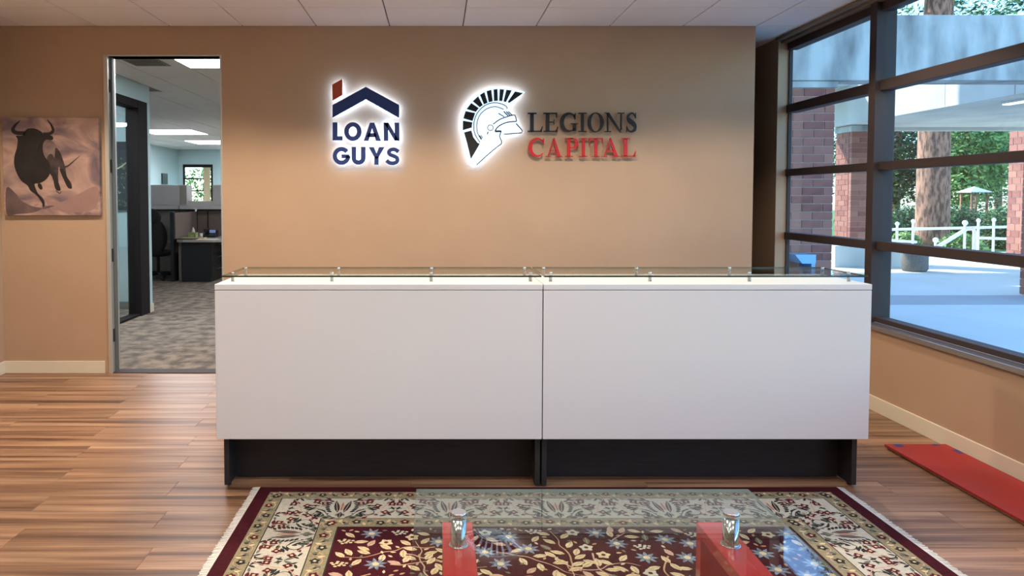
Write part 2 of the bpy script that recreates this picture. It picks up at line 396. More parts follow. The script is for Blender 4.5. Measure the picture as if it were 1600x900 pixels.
sign_part('letter', ls, [stroke(arc(196, 646, 47, 48, -38, -360, 34), 30), [(196, 636), (252, 636), (250, 662), (196, 662)]], fl, m_navy)
sign_part('letter', ls, [stroke([(283, 583), (283, 640)]+arc(315, 662, 32, 32, 180, 0, 14)[0:0]+arc(316, 660, 33, 34, 180, 0, 16)[:0]+[(283, 660)]+[(316-33*math.cos(PI*i/14), 660+33*math.sin(PI*i/14)) for i in range(1, 14)]+[(349, 660), (349, 583)], 31)], fl, m_navy)
sign_part('letter', ls, [[(388, 585), (424, 585), (443, 628), (443, 668), (427, 655)], [(443, 628), (460, 585), (498, 585), (458, 655), (443, 668)], [(427, 650), (458, 650), (458, 710), (427, 710)]], fl, m_navy)
sign_part('letter', ls, [stroke(smooth([(597, 618), (572, 601), (543, 604), (529, 621), (540, 638), (563, 647), (587, 662), (586, 686), (562, 698), (533, 694), (513, 678)], 4), 27)], fl, m_navy)

fh = w45(690, 110, 4.848)
hs = thing('helmet_sign', at(770, 262, WY), 'glowing white crested warrior helmet emblem with black plume', 'wall sign')
m_face = M('lit_white_acrylic', (235, 245, 255), .4, emit=((196, 228, 255), 1.3))
m_line = M('thin_blue_black_line', (16, 36, 54), .6)
crest_bg = [(150, 470), (147, 378), (164, 302), (200, 238), (255, 183), (315, 150), (370, 131), (430, 126), (500, 131), (560, 142), (632, 164), (560, 222), (500, 266), (420, 250), (330, 300), (270, 400), (290, 560), (232, 690), (205, 690), (185, 585), (165, 500)]
helm_bg = [(232, 690), (290, 560), (255, 480), (248, 400), (275, 320), (330, 262), (400, 240), (470, 252), (498, 270), (496, 290), (536, 335), (556, 338), (572, 388), (622, 470), (560, 482), (480, 488), (460, 462), (456, 545), (268, 722), (228, 730)]
sign_part('crest_backing', hs, [crest_bg], fh, m_face, y_off=.002, depth=.016)
sign_part('helmet_face', hs, [helm_bg], fh, m_face)
sep = [((160, 462), (228, 438)), ((162, 372), (233, 388)), ((184, 300), (256, 318)), ((230, 240), (285, 282)), ((283, 190), (316, 260)), ((332, 160), (353, 243)), ((385, 145), (392, 233)), ((432, 141), (431, 230)), ((482, 146), (464, 233)), ((540, 153), (492, 242))]
for (a, b), (c, d) in zip(sep, sep[1:]):
    g = .5
    def off(p, q, s):                         # shift p toward q by s
        L = math.hypot(q[0]-p[0], q[1]-p[1]); return (p[0]+(q[0]-p[0])/L*s, p[1]+(q[1]-p[1])/L*s)
    sign_part('crest_plume', hs, [[off(a, c, 9), off(c, a, 9), off(d, b, 5), off(b, d, 5)]], fh, m_ink, depth=.004, glow=False, y_off=-.003)
sign_part('crest_plume', hs, [[(556, 160), (618, 172), (514, 246), (500, 240)]], fh, m_ink, depth=.004, glow=False, y_off=-.003)
sign_part('crest_plume', hs, [[(170, 470), (225, 455), (240, 505), (272, 548), (290, 556), (222, 672), (190, 540)]], fh, m_ink, depth=.004, glow=False, y_off=-.003)
lines = [([(290, 545), (252, 480), (245, 400), (270, 325), (330, 265), (400, 245), (465, 258), (496, 280), (492, 292)], 4), ([(300, 525), (272, 470), (268, 400), (292, 335), (345, 290), (410, 275), (470, 295)], 3.5),
         ([(470, 310), (505, 345)], 5), ([(490, 312), (518, 342)], 5), ([(505, 312), (535, 340)], 5), ([(430, 325), (475, 352)], 4),
         ([(390, 408), (440, 372), (500, 350), (548, 338), (560, 352), (568, 385)], 4.5), ([(404, 460), (430, 425), (490, 395), (568, 386)], 5), ([(564, 402), (612, 466), (540, 478), (470, 484)], 5),
         ([(404, 462), (452, 460)], 9), ([(452, 460), (440, 500), (455, 548), (420, 580)], 4.5), ([(420, 580), (360, 630), (264, 716)], 4.5), ([(352, 465), (346, 485)], 5),
         ([(298, 490), (312, 515)], 4), ([(288, 492), (304, 522)], 4)]
for pl, wd in lines:
    sign_part('helmet_line', hs, [stroke(smooth(pl, 5) if len(pl) > 2 else pl, wd*1.6)], fh, m_line, depth=.003, glow=False, y_off=-.0025)
sign_part('cheek_rivet', hs, [(arc(370, 434, 24, 24, 0, 345, 23), arc(370, 434, 19, 19, 0, 345, 23))], fh, m_line, depth=.003, glow=False, y_off=-.0025)

def bar(x0, y0, x1, y1): return [(x0, y0), (x1, y0), (x1, y1), (x0, y1)]
def ring(cx, cy, rx, ry, ix, iy): return (arc(cx, cy, rx, ry, 0, 350, 35), arc(cx, cy, ix, iy, 0, 350, 35))
CC = stroke(arc(.53, .5, .42, .455, 40, 318, 32), [.07, .09, .12, .17, .21, .23, .21, .16, .11, .08, .06])
GLY = {
 'L': [bar(.16, .03, .40, .97), bar(0, .93, .58, 1), bar(0, 0, .95, .07), [(.80, .03), (.93, .03), (1, .30), (.95, .30)]],
 'E': [bar(.16, .03, .40, .97), bar(0, .93, .93, 1), bar(0, 0, .95, .07), bar(.36, .485, .74, .545), bar(.69, .38, .74, .65), [(.80, .03), (.93, .03), (1, .28), (.95, .28)], [(.82, .97), (.93, .97), (.93, .74), (.88, .74)]],
 'I': [bar(.33, .03, .68, .97), bar(0, .94, 1, 1), bar(0, 0, 1, .06)],
 'O': [ring(.5, .5, .5, .515, .29, .46)],
 'N': [bar(.13, .03, .20, .97), bar(0, 0, .34, .05), [(.0, 1), (.24, 1), (.86, -.02), (.78, -.02), (.1, .95)], bar(.80, .1, .87, .97), bar(.66, .95, 1, 1)],
 'T': [bar(.40, .03, .61, .97), bar(.02, .93, .98, 1), [(0, .70), (.05, .70), (.12, .95), (.02, .97)], [(.95, .70), (1, .70), (.98, .97), (.88, .95)], bar(.24, 0, .77, .055)],
 'A': [[(.12, .03), (.18, .03), (.48, .86), (.50, 1), (.46, .97)], [(.44, .95), (.53, 1.02), (.92, .03), (.70, .03)], bar(.27, .30, .68, .36), bar(0, 0, .32, .05), bar(.58, 0, 1, .05)],
 'P': [bar(.17, .03, .42, .97), bar(0, .94, .6, 1), bar(0, 0, .62, .055), stroke(smooth([(.40, .965), (.62, .96), (.84, .86), (.87, .72), (.80, .55), (.62, .475), (.40, .48)], 5), [.06, .08, .20, .26, .20, .08, .055])],
 'C': [CC, [(.86, .62), (.92, .62), (.92, .98), (.87, .98), (.80, .86)]],
 'G': [CC, bar(.74, .06, .93, .42), bar(.62, .40, 1.02, .45), [(.84, .66), (.89, .66), (.89, .98), (.85, .98), (.77, .86)]],
 'S': [stroke(smooth([(.83, .78), (.66, .955), (.40, .955), (.19, .80), (.28, .62), (.55, .49), (.80, .33), (.78, .13), (.52, .03), (.26, .06), (.08, .25)], 5), [.05, .07, .10, .20, .25, .26, .25, .20, .10, .07, .05]), bar(.83, .70, .88, 1.0), bar(.05, .0, .10, .30)],
}
lg = thing('legions_sign', at(910, 248, WY), 'raised serif lettering reading LEGIONS in black over CAPITAL in red', 'wall sign')
def word(letters, y0, y1, mat):
    for ch, a, b in letters:
        polys = []
        for pl in GLY[ch]:
            mp = lambda q: [(a+p[0]*(b-a), y1+(y0-y1)*p[1]) for p in q]
            polys.append((mp(pl[0]), mp(pl[1])) if isinstance(pl, tuple) else mp(pl))
        sign_part('letter', lg, polys, fh, mat, depth=.016, glow=False, y_off=.018)
word([('L', 655, 770), ('E', 775, 887), ('G', 900, 1034), ('I', 1040, 1102), ('O', 1110, 1233), ('N', 1238, 1390), ('S', 1402, 1488)], 318, 465, m_ink)
word([('C', 660, 790), ('A', 790, 917), ('P', 938, 1038), ('I', 1046, 1110), ('T', 1117, 1228), ('A', 1216, 1352), ('L', 1368, 1478)], 510, 655, m_redl)
# ------------------------------------------------------------------ bull painting
def canvas_mat():
    m = M('painted_mauve_canvas', (150, 122, 116), .8, bump=(260, .15)); n = m.node_tree.nodes; l = m.node_tree.links
    tc = n.new('ShaderNodeTexCoord'); mp = n.new('ShaderNodeMapping'); mp.inputs['Scale'].default_value = (1, 1, 1.6); l.new(tc.outputs['Object'], mp.inputs[0])
    z = n.new('ShaderNodeTexNoise'); z.inputs['Scale'].default_value = 2.6; z.inputs['Detail'].default_value = 5; z.inputs['Distortion'].default_value = 1.4; l.new(mp.outputs[0], z.inputs['Vector'])
    r = n.new('ShaderNodeValToRGB'); e = r.color_ramp.elements
    while len(e) < 5: e.new(.5)
    for k, (po, c) in enumerate(((.25, (92, 74, 78)), (.4, (124, 102, 106)), (.52, (158, 128, 120)), (.62, (182, 150, 136)), (.75, (150, 112, 100)))): e[k].position = po; e[k].color = lin(c)
    l.new(z.outputs['Fac'], r.inputs[0]); l.new(r.outputs[0], n['Principled BSDF'].inputs['Base Color']); return m
CYF = WY-.04
fp = lambda x, y: at(x/4.5, 160+y/4.5, CYF)
pa = thing('bull_painting', at(80, 337, WY), 'square unframed canvas painting of a charging black bull', 'painting')
c0, c1 = fp(28, 795), fp(692, 105)
B().box(c0.x, c1.x, CYF, WY-.002, c0.z, c1.z, .004).build('canvas', canvas_mat(), pa)
m_bull = M('bull_black_paint', (22, 18, 18), .7, var=(9, (36, 28, 27)))
m_bull2 = M('bull_brown_paint', (38, 30, 29), .7, var=(14, (70, 56, 53)))
m_bull3 = M('bull_grey_paint', (134, 114, 108), .8, var=(12, (98, 80, 78)))
m_smoke = M('dark_ground_paint', (84, 66, 66), .85, var=(6, (112, 90, 88)))
m_dust = M('rose_dust_paint', (158, 126, 118), .85, var=(6, (148, 116, 108)))
def paint(name, polys, mat, dy):
    b = B()
    for pl in polys: b.prism([fp(*p)+Vector((0, -dy-.0006, 0)) for p in pl], (0, .0006, 0))
    b.build(name, mat, pa)
paint('ground_shadow', [smooth([(46, 600), (110, 640), (150, 690), (230, 730), (300, 745), (230, 775), (120, 785), (48, 785)], 4, True)], m_smoke, .0004)
paint('dust', [smooth([(330, 690), (430, 700), (560, 640), (680, 590), (688, 700), (640, 760), (480, 775), (360, 740)], 4, True)], m_dust, .0004)
paint('bull_flank', [smooth([(310, 260), (370, 275), (410, 330), (425, 380), (390, 400), (350, 420), (310, 380)], 4, True)], m_bull3, .001)
paint('bull_hindquarters', [smooth([(390, 320), (420, 345), (445, 410), (462, 470), (470, 520), (500, 565), (505, 605), (478, 600), (460, 560), (440, 510), (415, 450), (410, 500), (412, 560), (428, 615), (395, 615), (380, 570), (375, 530), (352, 500), (345, 440), (330, 390), (360, 360), (385, 390)], 3, True), stroke(smooth([(455, 455), (480, 445), (505, 425), (545, 390), (565, 372)], 5), [14, 10, 8, 4, 2])], m_bull2, .0014)
paint('bull_body', [smooth([(112, 235), (160, 232), (178, 200), (200, 184), (250, 185), (290, 205), (310, 222), (360, 232), (376, 250), (365, 266), (325, 262), (302, 300), (310, 370), (350, 430), (352, 500), (320, 545), (280, 568), (245, 572), (250, 600), (268, 640), (300, 672), (315, 705), (312, 745), (300, 735), (295, 705), (255, 650), (215, 620), (195, 585), (150, 550), (118, 495), (100, 430), (105, 370), (120, 320), (125, 260)], 3, True),
    stroke(smooth([(178, 215), (120, 215), (92, 195), (108, 160), (144, 126)], 6), [26, 28, 26, 16, 3]), stroke(smooth([(305, 216), (350, 220), (374, 198), (362, 160), (333, 122)], 6), [10, 20, 20, 14, 3]),
    smooth([(362, 500), (395, 505), (412, 570), (425, 615), (398, 612), (384, 570)], 3, True), smooth([(420, 470), (450, 475), (478, 545), (505, 600), (478, 598), (455, 555)], 3, True),
    smooth([(270, 570), (290, 575), (300, 605), (285, 612), (268, 590)], 3, True)], m_bull, .002)
paint('dust', [stroke(smooth([(300, 745), (330, 735), (380, 728)], 4), [16, 14, 3])], m_smoke, .0024)
paint('dust', [stroke(smooth([(395, 620), (420, 640), (432, 625)], 4), [6, 8, 3])], m_smoke, .0024)
paint('bull_highlight', [stroke(smooth([(255, 330), (270, 290), (285, 262)], 4), [3, 7, 3])], m_bull2, .0026)
paint('bull_highlight', [stroke(smooth([(235, 205), (262, 205), (285, 222)], 4), [3, 6, 3])], m_bull2, .0026)

# ------------------------------------------------------------------ rug
RX0, RX1, RY0, RY1, RZ = -.905, 2.045, 1.70, 3.69, .008
rug = thing('area_rug', ((RX0+RX1)/2, (RY0+RY1)/2, 0), 'maroon and ivory floral area rug with white fringe before the desks', 'rug')
def wool(n, c, c2): return M(n, c, .95, spec=.15, var=(70, c2), bump=(400, .35))
m_mar = wool('maroon_wool', (74, 20, 28), (60, 16, 24)); m_olive = wool('olive_beige_wool', (158, 146, 112), (138, 128, 100)); m_ivory = wool('ivory_wool', (204, 197, 178), (190, 183, 164))
m_dk = wool('black_green_wool', (40, 40, 40), (56, 58, 54)); m_tan = wool('tan_wool', (196, 158, 122), (180, 140, 108)); m_crm = wool('cream_wool', (224, 204, 164), (206, 182, 140))
m_bl = wool('slate_blue_wool', (96, 106, 122), (150, 158, 168)); m_wine = wool('wine_wool', (98, 34, 42), (84, 28, 36)); m_wht = wool('white_fringe', (228, 224, 214), (210, 205, 194)); m_pink = wool('rose_tan_wool', (206, 172, 150), (190, 150, 130)); m_grn = wool('grey_green_wool', (92, 98, 86), (120, 124, 108))
RUGM = [m_dk, m_tan, m_crm, m_bl, m_wine, m_pink, m_grn, m_ivory, m_olive]
DKI, TAN, CRM, BLU, WIN_, PNK, GRN, IVO, OLI = range(9)
B().box(RX0, RX1, RY0, RY1, .0005, RZ, .002).build('border', m_mar, rug)
def inset(name, d, z, mat): return B().box(RX0+d, RX1-d, RY0+d, RY1-d, RZ-.002, RZ+z).build(name, mat, rug)
D1, D2, D3, D4 = .066, .145, .372, .462
inset('guard_band', D1, .0004, m_olive); inset('dark_stripe', D2-.005, .0008, m_dk); inset('main_border', D2, .0012, m_ivory); inset('dark_stripe', D3-.005, .0016, m_dk)
inset('guard_band', D3, .0020, m_olive); inset('dark_stripe', D4-.006, .0024, m_dk); inset('field', D4, .0028, m_mar)
for sx, xe in ((-1, RX0), (1, RX1)):
    fb = B(); yy = RY0
    while yy < RY1:
        ln = .038+R.uniform(-.004, .004); j = R.uniform(-.004, .004)
        fb.flat([(xe, yy, .006), (xe, yy+.0085, .006), (xe+sx*ln, yy+.008+j, .0025), (xe+sx*ln, yy+j, .0025)]); yy += .0088
    tag(fb.build('fringe', m_wht, rug), kind='stuff')
class Motif:
    """flat woven shapes at one height, one joined part"""
    def __init__(s, z): s.b = B(); s.z = z; s.k = 0; s.tf = lambda u, v: (u, v)
    def poly(s, pts, c, up=0):
        s.k += 1; s.b.mi = c; z = s.z+up*.00025+(s.k % 40)*.000003
        s.b.flat([(*s.tf(*p), z) for p in pts])
    def leaf(s, x, y, L, W, a, c, up=1, vein=None):
        ca, sa = math.cos(a), math.sin(a)
        q = [(0, 0), (.25, .42), (.55, .5), (.8, .28), (1, 0), (.8, -.28), (.55, -.5), (.25, -.42)]
        s.poly([(x+ca*L*p-sa*W*r, y+sa*L*p+ca*W*r) for p, r in q], c, up)
        if vein is not None: s.poly(stroke([(x+ca*L*.1, y+sa*L*.1), (x+ca*L*.85, y+sa*L*.85)], W*.14), vein, up+1)
    def flower(s, x, y, r, n, c, cc, a0=0., w=.62):
        for i in range(n): s.leaf(x, y, r, r*w, a0+2*PI*i/n, c, 2)
        s.poly(arc(x, y, r*.3, r*.3, 0, 330, 7), cc, 4)
    def vine(s, pts, wd, c, up=0): s.poly(stroke(smooth(pts, 4), wd), c, up)
    def dots(s, x, y, r, c, n=9):
        for i in range(n):
            rr = r*math.sqrt((i+.5)/n); t = i*2.4; s.poly(arc(x+rr*math.cos(t), y+rr*math.sin(t)*.7, r*.24, r*.2, 0, 300, 5), c, 3)
    def done(s, name): return tag(s.b.build(name, RUGM, rug, fix=False), kind='stuff')
def border_unit(m, W, mir):
    """one repeat of the ivory border, u in [-W, W], v in [0, BW]; centred on a palmette"""
    H = D3-D2
    for sg in (-1, 1):
        for i in range(7):
            v = H*(.30+.085*i); m.leaf(sg*(.040+.016*math.sin(i*.5)), v, .032, .015, PI/2-sg*1.0, DKI, 1)
        m.leaf(sg*.014, H*.28, H*.6, .026, PI/2-sg*.16, DKI, 1, PNK)
        m.leaf(sg*.02, H*.12, .035, .018, PI/2+sg*.5, GRN, 1); m.leaf(sg*.034, H*.05, .05, .022, PI/2-sg*.9, GRN, 1, DKI)
        m.vine([(sg*.06, H*.12), (sg*.085, H*.32), (sg*.125, H*.42), (sg*.145, H*.28), (sg*.12, H*.2), (sg*.108, H*.28)], [.012, .012, .010, .010, .008, .006], IVO, 3)
        m.vine([(sg*.052, H*.10), (sg*.078, H*.34), (sg*.122, H*.47), (sg*.155, H*.30), (sg*.122, H*.15), (sg*.10, H*.28)], .004, DKI, 2)
        m.leaf(sg*.06, H*.2, .07, .026, PI/2-sg*.85, DKI, 2)
        m.vine([(sg*.08, H*.02), (sg*.17, H*.25), (sg*.20, H*.62), (sg*.245, H*1.02)], .0045, PNK, 1); m.vine([(sg*.19, H*.5), (sg*.13, H*.72), (sg*.09, H*.92)], .0035, PNK, 1)
        for (u, v) in ((.205, .30), (.165, .62), (.232, .70), (.125, .82), (.085, .74)):
            m.flower(sg*u, H*v, .023, 4, WIN_, CRM, u*30, .85)
        for (u, v, a, c) in ((.18, .12, .4, DKI), (.235, .14, 2.2, DKI), (.215, .48, .2, GRN), (.15, .46, 2.6, DKI), (.19, .86, 1.0, DKI), (.245, .42, 2.0, DKI), (.15, .93, .2, GRN), (.245, .90, 2.7, DKI), (.06, .93, .6, DKI), (.10, .60, 2.9, GRN)):
            m.leaf(sg*u, H*v, .040, .013, a if sg > 0 else PI-a, c, 1)
        m.vine([(sg*.095, H*.55), (sg*.11, H*.64), (sg*.125, H*.57), (sg*.14, H*.65)], .003, TAN, 1)
    q = random.Random(11)
    for k in range(24):
        u, v, a = q.uniform(.05, .245), q.uniform(.06, .94), q.uniform(0, 6.3)
        for sg in (-1, 1): m.leaf(sg*u, H*v, q.uniform(.036, .056), .018, a if sg > 0 else PI-a, (DKI, GRN, DKI, WIN_)[k % 4], 0)
    m.leaf(0, H*.36, H*.45, .02, PI/2, PNK, 2, WIN_); m.leaf(0, H*.02, H*.3, .022, PI/2, DKI, 1, PNK)
def along(m, L, unit, side, d, fn):
    n = max(1, round(L/unit)); W = L/n
    for i in range(n):
        c = -L/2+W*(i+.5); s = W/unit
        cx, cy = (RX0+RX1)/2, (RY0+RY1)/2
        if side == 'back': m.tf = lambda u, v: (cx+c+u*s, RY1-d-v)
        if side == 'front': m.tf = lambda u, v: (cx+c+u*s, RY0+d+v)
        if side == 'left': m.tf = lambda u, v: (RX0+d+v, cy+c+u*s)
        if side == 'right': m.tf = lambda u, v: (RX1-d-v, cy+c+u*s)
        fn(m, i)
LX, LY = RX1-RX0, RY1-RY0
mo = Motif(RZ+.0014)
H3 = D3-D2
def flip(m, i):
    tf = m.tf; m.tf = lambda u, v: tf(u, H3-v); border_unit(m, .25, 1)
for sd, L in (('back', LX-2*D2-.10), ('front', LX-2*D2-.10), ('left', LY-2*D2-.30), ('right', LY-2*D2-.30)): along(mo, L, .50, sd, D2, flip)
mo.done('border_flowers')
mg = Motif(RZ+.0023)
def guard_fn(w_):
    def fn(m, i):
        s = 1 if i % 2 else -1; q = w_/.08
        m.vine([(-.055, w_*.5-.018*s), (-.02, w_*.5+.02*s), (.02, w_*.5+.02*s), (.055, w_*.5-.018*s)], .004, PNK if i % 3 else CRM, 0)
        m.flower(0, w_*.5-.006*s, .024*q, 5, DKI if i % 3 else WIN_, CRM, i*.7, .75); m.leaf(.03, w_*.5, .032*q, .016*q, 1.2*s, CRM, 1); m.leaf(-.034, w_*.5, .034*q, .018*q, 2.2*s, GRN, 1); m.leaf(.048, w_*.45, .03*q, .014, -.9*s, DKI, 1)
    return fn
for d, wd, nm in ((D1, D2-D1-.006, 0), (D3, D4-D3-.008, 1)):
    for sd, L in (('back', LX-2*d), ('front', LX-2*d), ('left', LY-2*d), ('right', LY-2*d)): along(mg, L, .11, sd, d, guard_fn(wd))
mg.done('guard_band_flowers')
mf = Motif(RZ+.0030); mf.tf = lambda u, v: (u, v)
fx0, fx1, fy0, fy1 = RX0+D4+.01, RX1-D4-.01, RY0+D4+.01, RY1-D4-.01
def inside(x, y, k=0): return fx0+k < x < fx1-k and fy0+k < y < fy1-k
RR = random.Random(3); placed = []
def free(x, y, r):
    if not inside(x, y, r*.6): return False
    for a, b, q in placed:
        if (a-x)**2+(b-y)**2 < (q+r)**2: return False
    placed.append((x, y, r)); return True
for i in range(34):                            # branching vines
    x, y = RR.uniform(fx0, fx1), RR.uniform(fy0, fy1); a = RR.uniform(0, 6.3); pts = [(x, y)]
    for k in range(9):
        a += RR.uniform(-.55, .55); x += .045*math.cos(a); y += .045*math.sin(a)
        if not inside(x, y, .012): break
        pts.append((x, y))
    if len(pts) > 3:
        mf.vine(pts, [.008, .006, .003], RR.choice((TAN, TAN, PNK)), 0)
        for k in range(1, len(pts)-1):
            sg = 1 if k % 2 else -1; b = math.atan2(pts[k+1][1]-pts[k][1], pts[k+1][0]-pts[k][0])
            qx, qy = pts[k][0]+.02*math.cos(b+sg*.9), pts[k][1]+.02*math.sin(b+sg*.9)
            if free(qx+.012*math.cos(b+sg*.9), qy+.012*math.sin(b+sg*.9), .017) and inside(qx+.05*math.cos(b+sg*.9), qy+.05*math.sin(b+sg*.9)):
                mf.leaf(qx, qy, .066, .030, b+sg*.9, CRM, 1, TAN)
for kind, n, r in (('star', 60, .050), ('white', 60, .034), ('grape', 45, .034), ('leaf', 260, .024), ('small', 300, .013)):
    for t in range(n*6):
        x, y = RR.uniform(fx0, fx1), RR.uniform(fy0, fy1)
        if n <= 0: break
        if not free(x, y, r): continue
        n -= 1; a = RR.uniform(0, 6.3)
        if kind == 'star': mf.flower(x, y, r*1.0, 8, BLU, CRM, a, .34)
        elif kind == 'white': mf.flower(x, y, r*.95, 5, CRM if RR.random() < .6 else IVO, WIN_, a, .8)
        elif kind == 'grape': mf.dots(x, y, r, IVO if RR.random() < .5 else CRM, 10)
        elif kind == 'leaf': mf.leaf(x-.03*math.cos(a), y-.03*math.sin(a), .064, .029, a, RR.choice((CRM, CRM, GRN, PNK)), 1, TAN)
        else: mf.leaf(x-.012*math.cos(a), y-.012*math.sin(a), .026, .012, a, RR.choice((CRM, TAN, GRN)), 1)
mf.done('field_flowers')

# ------------------------------------------------------------------ coffee table
ZG = .43
ct = thing('coffee_table', (.528, 2.1, 0), 'glass coffee table on two red lacquered loop legs with chrome posts', 'coffee table')
g = B(); g.box(-.075, 1.13, 1.60, 2.62, ZG-.012, ZG)
g.bm.normal_update()
for f in g.bm.faces: f.material_index = 0 if abs(f.normal.z) > .5 else 1
g.build('glass_top', [m_tabglass, M('pale_glass_edge', (120, 150, 142), .1, spec=.8)], ct)
ZB = .325
for x0, x1 in ((.018, .126), (.931, 1.037)):
    lp = B(); r0 = RZ+.0045
    lp.box(x0, x1, 1.66, 2.585, ZB-.045, ZB, .003); lp.box(x0, x1, 1.66, 2.585, r0, r0+.04, .003)
    lp.box(x0, x1, 2.54, 2.584, r0+.038, ZB-.043); lp.box(x0, x1, 1.661, 1.705, r0+.038, ZB-.043)
    leg = lp.build('loop_leg', m_red, ct)
    for yy in (2.41, 1.80):
        p = B().lathe([(.027, ZB), (.027, ZB+.002), (.0265, ZB+.004), (.0265, ZG-.012)], ((x0+x1)/2, yy, 0), 28).build('chrome_post', m_chrome, ct)
        B().lathe([(.0265, ZG), (.0265, ZG+.007), (.024, ZG+.009)], ((x0+x1)/2, yy, 0), 28).build('cap', m_chrome, p)
        B().lathe([(.033, ZB), (.033, ZB+.0025), (.030, ZB+.004)], ((x0+x1)/2, yy, 0), 28).build('base_ring', m_chrome, p)

# ------------------------------------------------------------------ red mat along the right wall
m_mat = M('red_foam_board', (170, 40, 38), .6, var=(3, (160, 46, 42)), bump=(90, .1))
mt = thing('red_board', (2.84, 3.3, 0), 'long flat red board lying on the floor along the baseboard', 'board')
B().box(2.655, 3.02, 2.3, 4.29, .012, .026, .002).build('panel', m_mat, mt)
B().box(2.668, 3.02, 2.3, 4.28, .0005, .012).build('backing', M('tan_board_core', (196, 176, 150), .8), mt)
m_tape = M('blue_tape', (46, 62, 130), .6)
for x0, x1, y0, y1 in ((2.70, 2.745, 4.24, 4.285), (2.93, 2.965, 4.26, 4.288), (2.985, 3.012, 4.13, 4.19)):
    B().box(x0, x1, y0, y1, .0255, .0268).build('tape', m_tape, mt)

# ------------------------------------------------------------------ office beyond the doorway
OX0, OX1, OY0, OY1 = -9.0, WE-.15, WY+.13, 22.0
BX, BY = -3.71, 9.5                             # blue wall with the dark framed opening, its far corner
m_carpet = M('mottled_grey_carpet', (150, 136, 122), .95, spec=.1, var=(5, (104, 95, 88), .38, .62), bump=(120, .6), stretch=(1.5, 1.3, 1))
struct(B().box(OX0, OX1, OY0-.125, OY1, -.05, .002).build('floor_office', m_carpet))
oc = struct(B().box(OX0, OX1, OY0, OY1+.2, ZC+.012, ZC+.09).build('ceiling_office', m_grid))
m_otile = M('office_ceiling_tile', (228, 228, 226), .9, var=(180, (214, 214, 212), .5, .75), bump=(220, .2))
ogx, ogy = (lambda k: -3.33+T*k), (lambda k: OY0+T*k)
lights = [(ogx(1), ogx(3), ogy(2), ogy(3)), (ogx(-5), ogx(-3), ogy(15), ogy(17)), (ogx(-5), ogx(-3), ogy(20), ogy(22))]
oxs = [-3.33+T*k for k in range(-8, 6)]; y0 = OY0
vent = (oxs[7], oxs[8], OY0+2*T, OY0+3*T)
while y0 < 21.8:
    for x0 in oxs:
        x1, y1 = x0+T, y0+T
        if not (-.56*y1 < x1 and x0 < -.20*y0): continue
        if y0 < BY:
            if x1 < BX+.03: continue
            x0 = max(x0, BX)
        if any(min(x1, q[1])-max(x0, q[0]) > .1 and min(y1, q[3])-max(y0, q[2]) > .1 for q in lights): continue
        tile(x0, x1, y0, min(y1, OY1), oc, m_otile)
    y0 += T
m_odiff = M('office_light_diffuser', (255, 252, 245), .5, emit=((245, 248, 255), OFFICE))
names = ['near the vent inside the office doorway', 'of the far office area beside the blue wall', 'of the far office area before the office window']
for k, (x0, x1, y0, y1) in enumerate(lights):
    t = thing('ceiling_light', ((x0+x1)/2, (y0+y1)/2, ZC), 'bright rectangular ceiling light '+names[k], 'ceiling light', 'office ceiling lights')
    B().box(x0, x1, y0, y0+.02, ZC-.006, ZC+.011).box(x0, x1, y1-.02, y1, ZC-.006, ZC+.011).box(x0, x0+.02, y0+.02, y1-.02, ZC-.006, ZC+.011).box(x1-.02, x1, y0+.02, y1-.02, ZC-.006, ZC+.011).build('frame', m_white, t)
    B().box(x0+.02, x1-.02, y0+.02, y1-.02, ZC-.003, ZC+.01).build('diffuser', m_odiff, t)
for x, y in ((-1.2, 11), (-1.2, 14.5), (-1.2, 18)):           # lights added out of view to keep the office bright
    t = thing('ceiling_light', (x, y, ZC), 'rectangular ceiling light added out of view to brighten the office', 'ceiling light', 'office ceiling lights')
    B().box(x-.61, x+.61, y-.3, y+.3, ZC-.004, ZC+.01).build('diffuser', m_odiff, t)
m_vent = M('grey_vent_metal', (120, 124, 120), .6)
vt = thing('ceiling_vent', (-3.3, 7.6, ZC), 'grey square air vent in the office ceiling', 'vent')
va, vb = at(196, 100, 7.7).x, at(252, 100, 7.7).x
B().box(va, vb, 7.45, 7.98, ZC-.006, ZC-.001).build('plate', m_vent, vt)
for k in range(6): B().box(va+.03, vb-.03, 7.50+k*.075, 7.53+k*.075, ZC-.014, ZC-.006).build('louver', m_vent, vt)
# blue corridor wall with a dark framed glass opening
wl = B(); GY0, GY1, GZ = 6.75, 9.11, 2.69
wl.box(BX-.14, BX, OY0, GY0, 0, ZC).box(BX-.14, BX, GY1+.28, BY, 0, ZC).box(BX-.14, BX, GY0, GY1+.28, GZ, ZC)
struct(wl.build('wall_office_left', m_blue))
dk = sempty('window_2', (BX, 9, 0))
m_frame2 = M('dark_brown_frame', (30, 26, 26), .75, spec=.2)
B().box(BX-.15, BX+.012, GY1, GY1+.28, 0, GZ, .003).build('frame_post', m_frame2, dk)
B().box(BX-.15, BX+.012, GY0, GY1, GZ-.1, GZ, .003).build('frame_head', m_frame2, dk)
B().box(BX-.15, BX+.012, GY0, GY0+.06, 0, GZ-.1, .003).build('frame_post', m_frame2, dk)
B().box(BX-.13, BX-.005, GY0+.06, GY1, 0.003, .03, .003).build('frame_sill', m_frame2, dk)
B().box(BX-.07, BX-.062, GY0+.06, GY1, .03, GZ-.1).build('pane', glass_mat('side_office_glass', (244, 250, 250)), dk)
struct(B().box(BX-.0, BX+.012, GY1+.285, BY, 0, .11).box(BX-.14, BX+.012, BY, BY+.012, 0, .11).build('baseboard_office_left', m_cream))
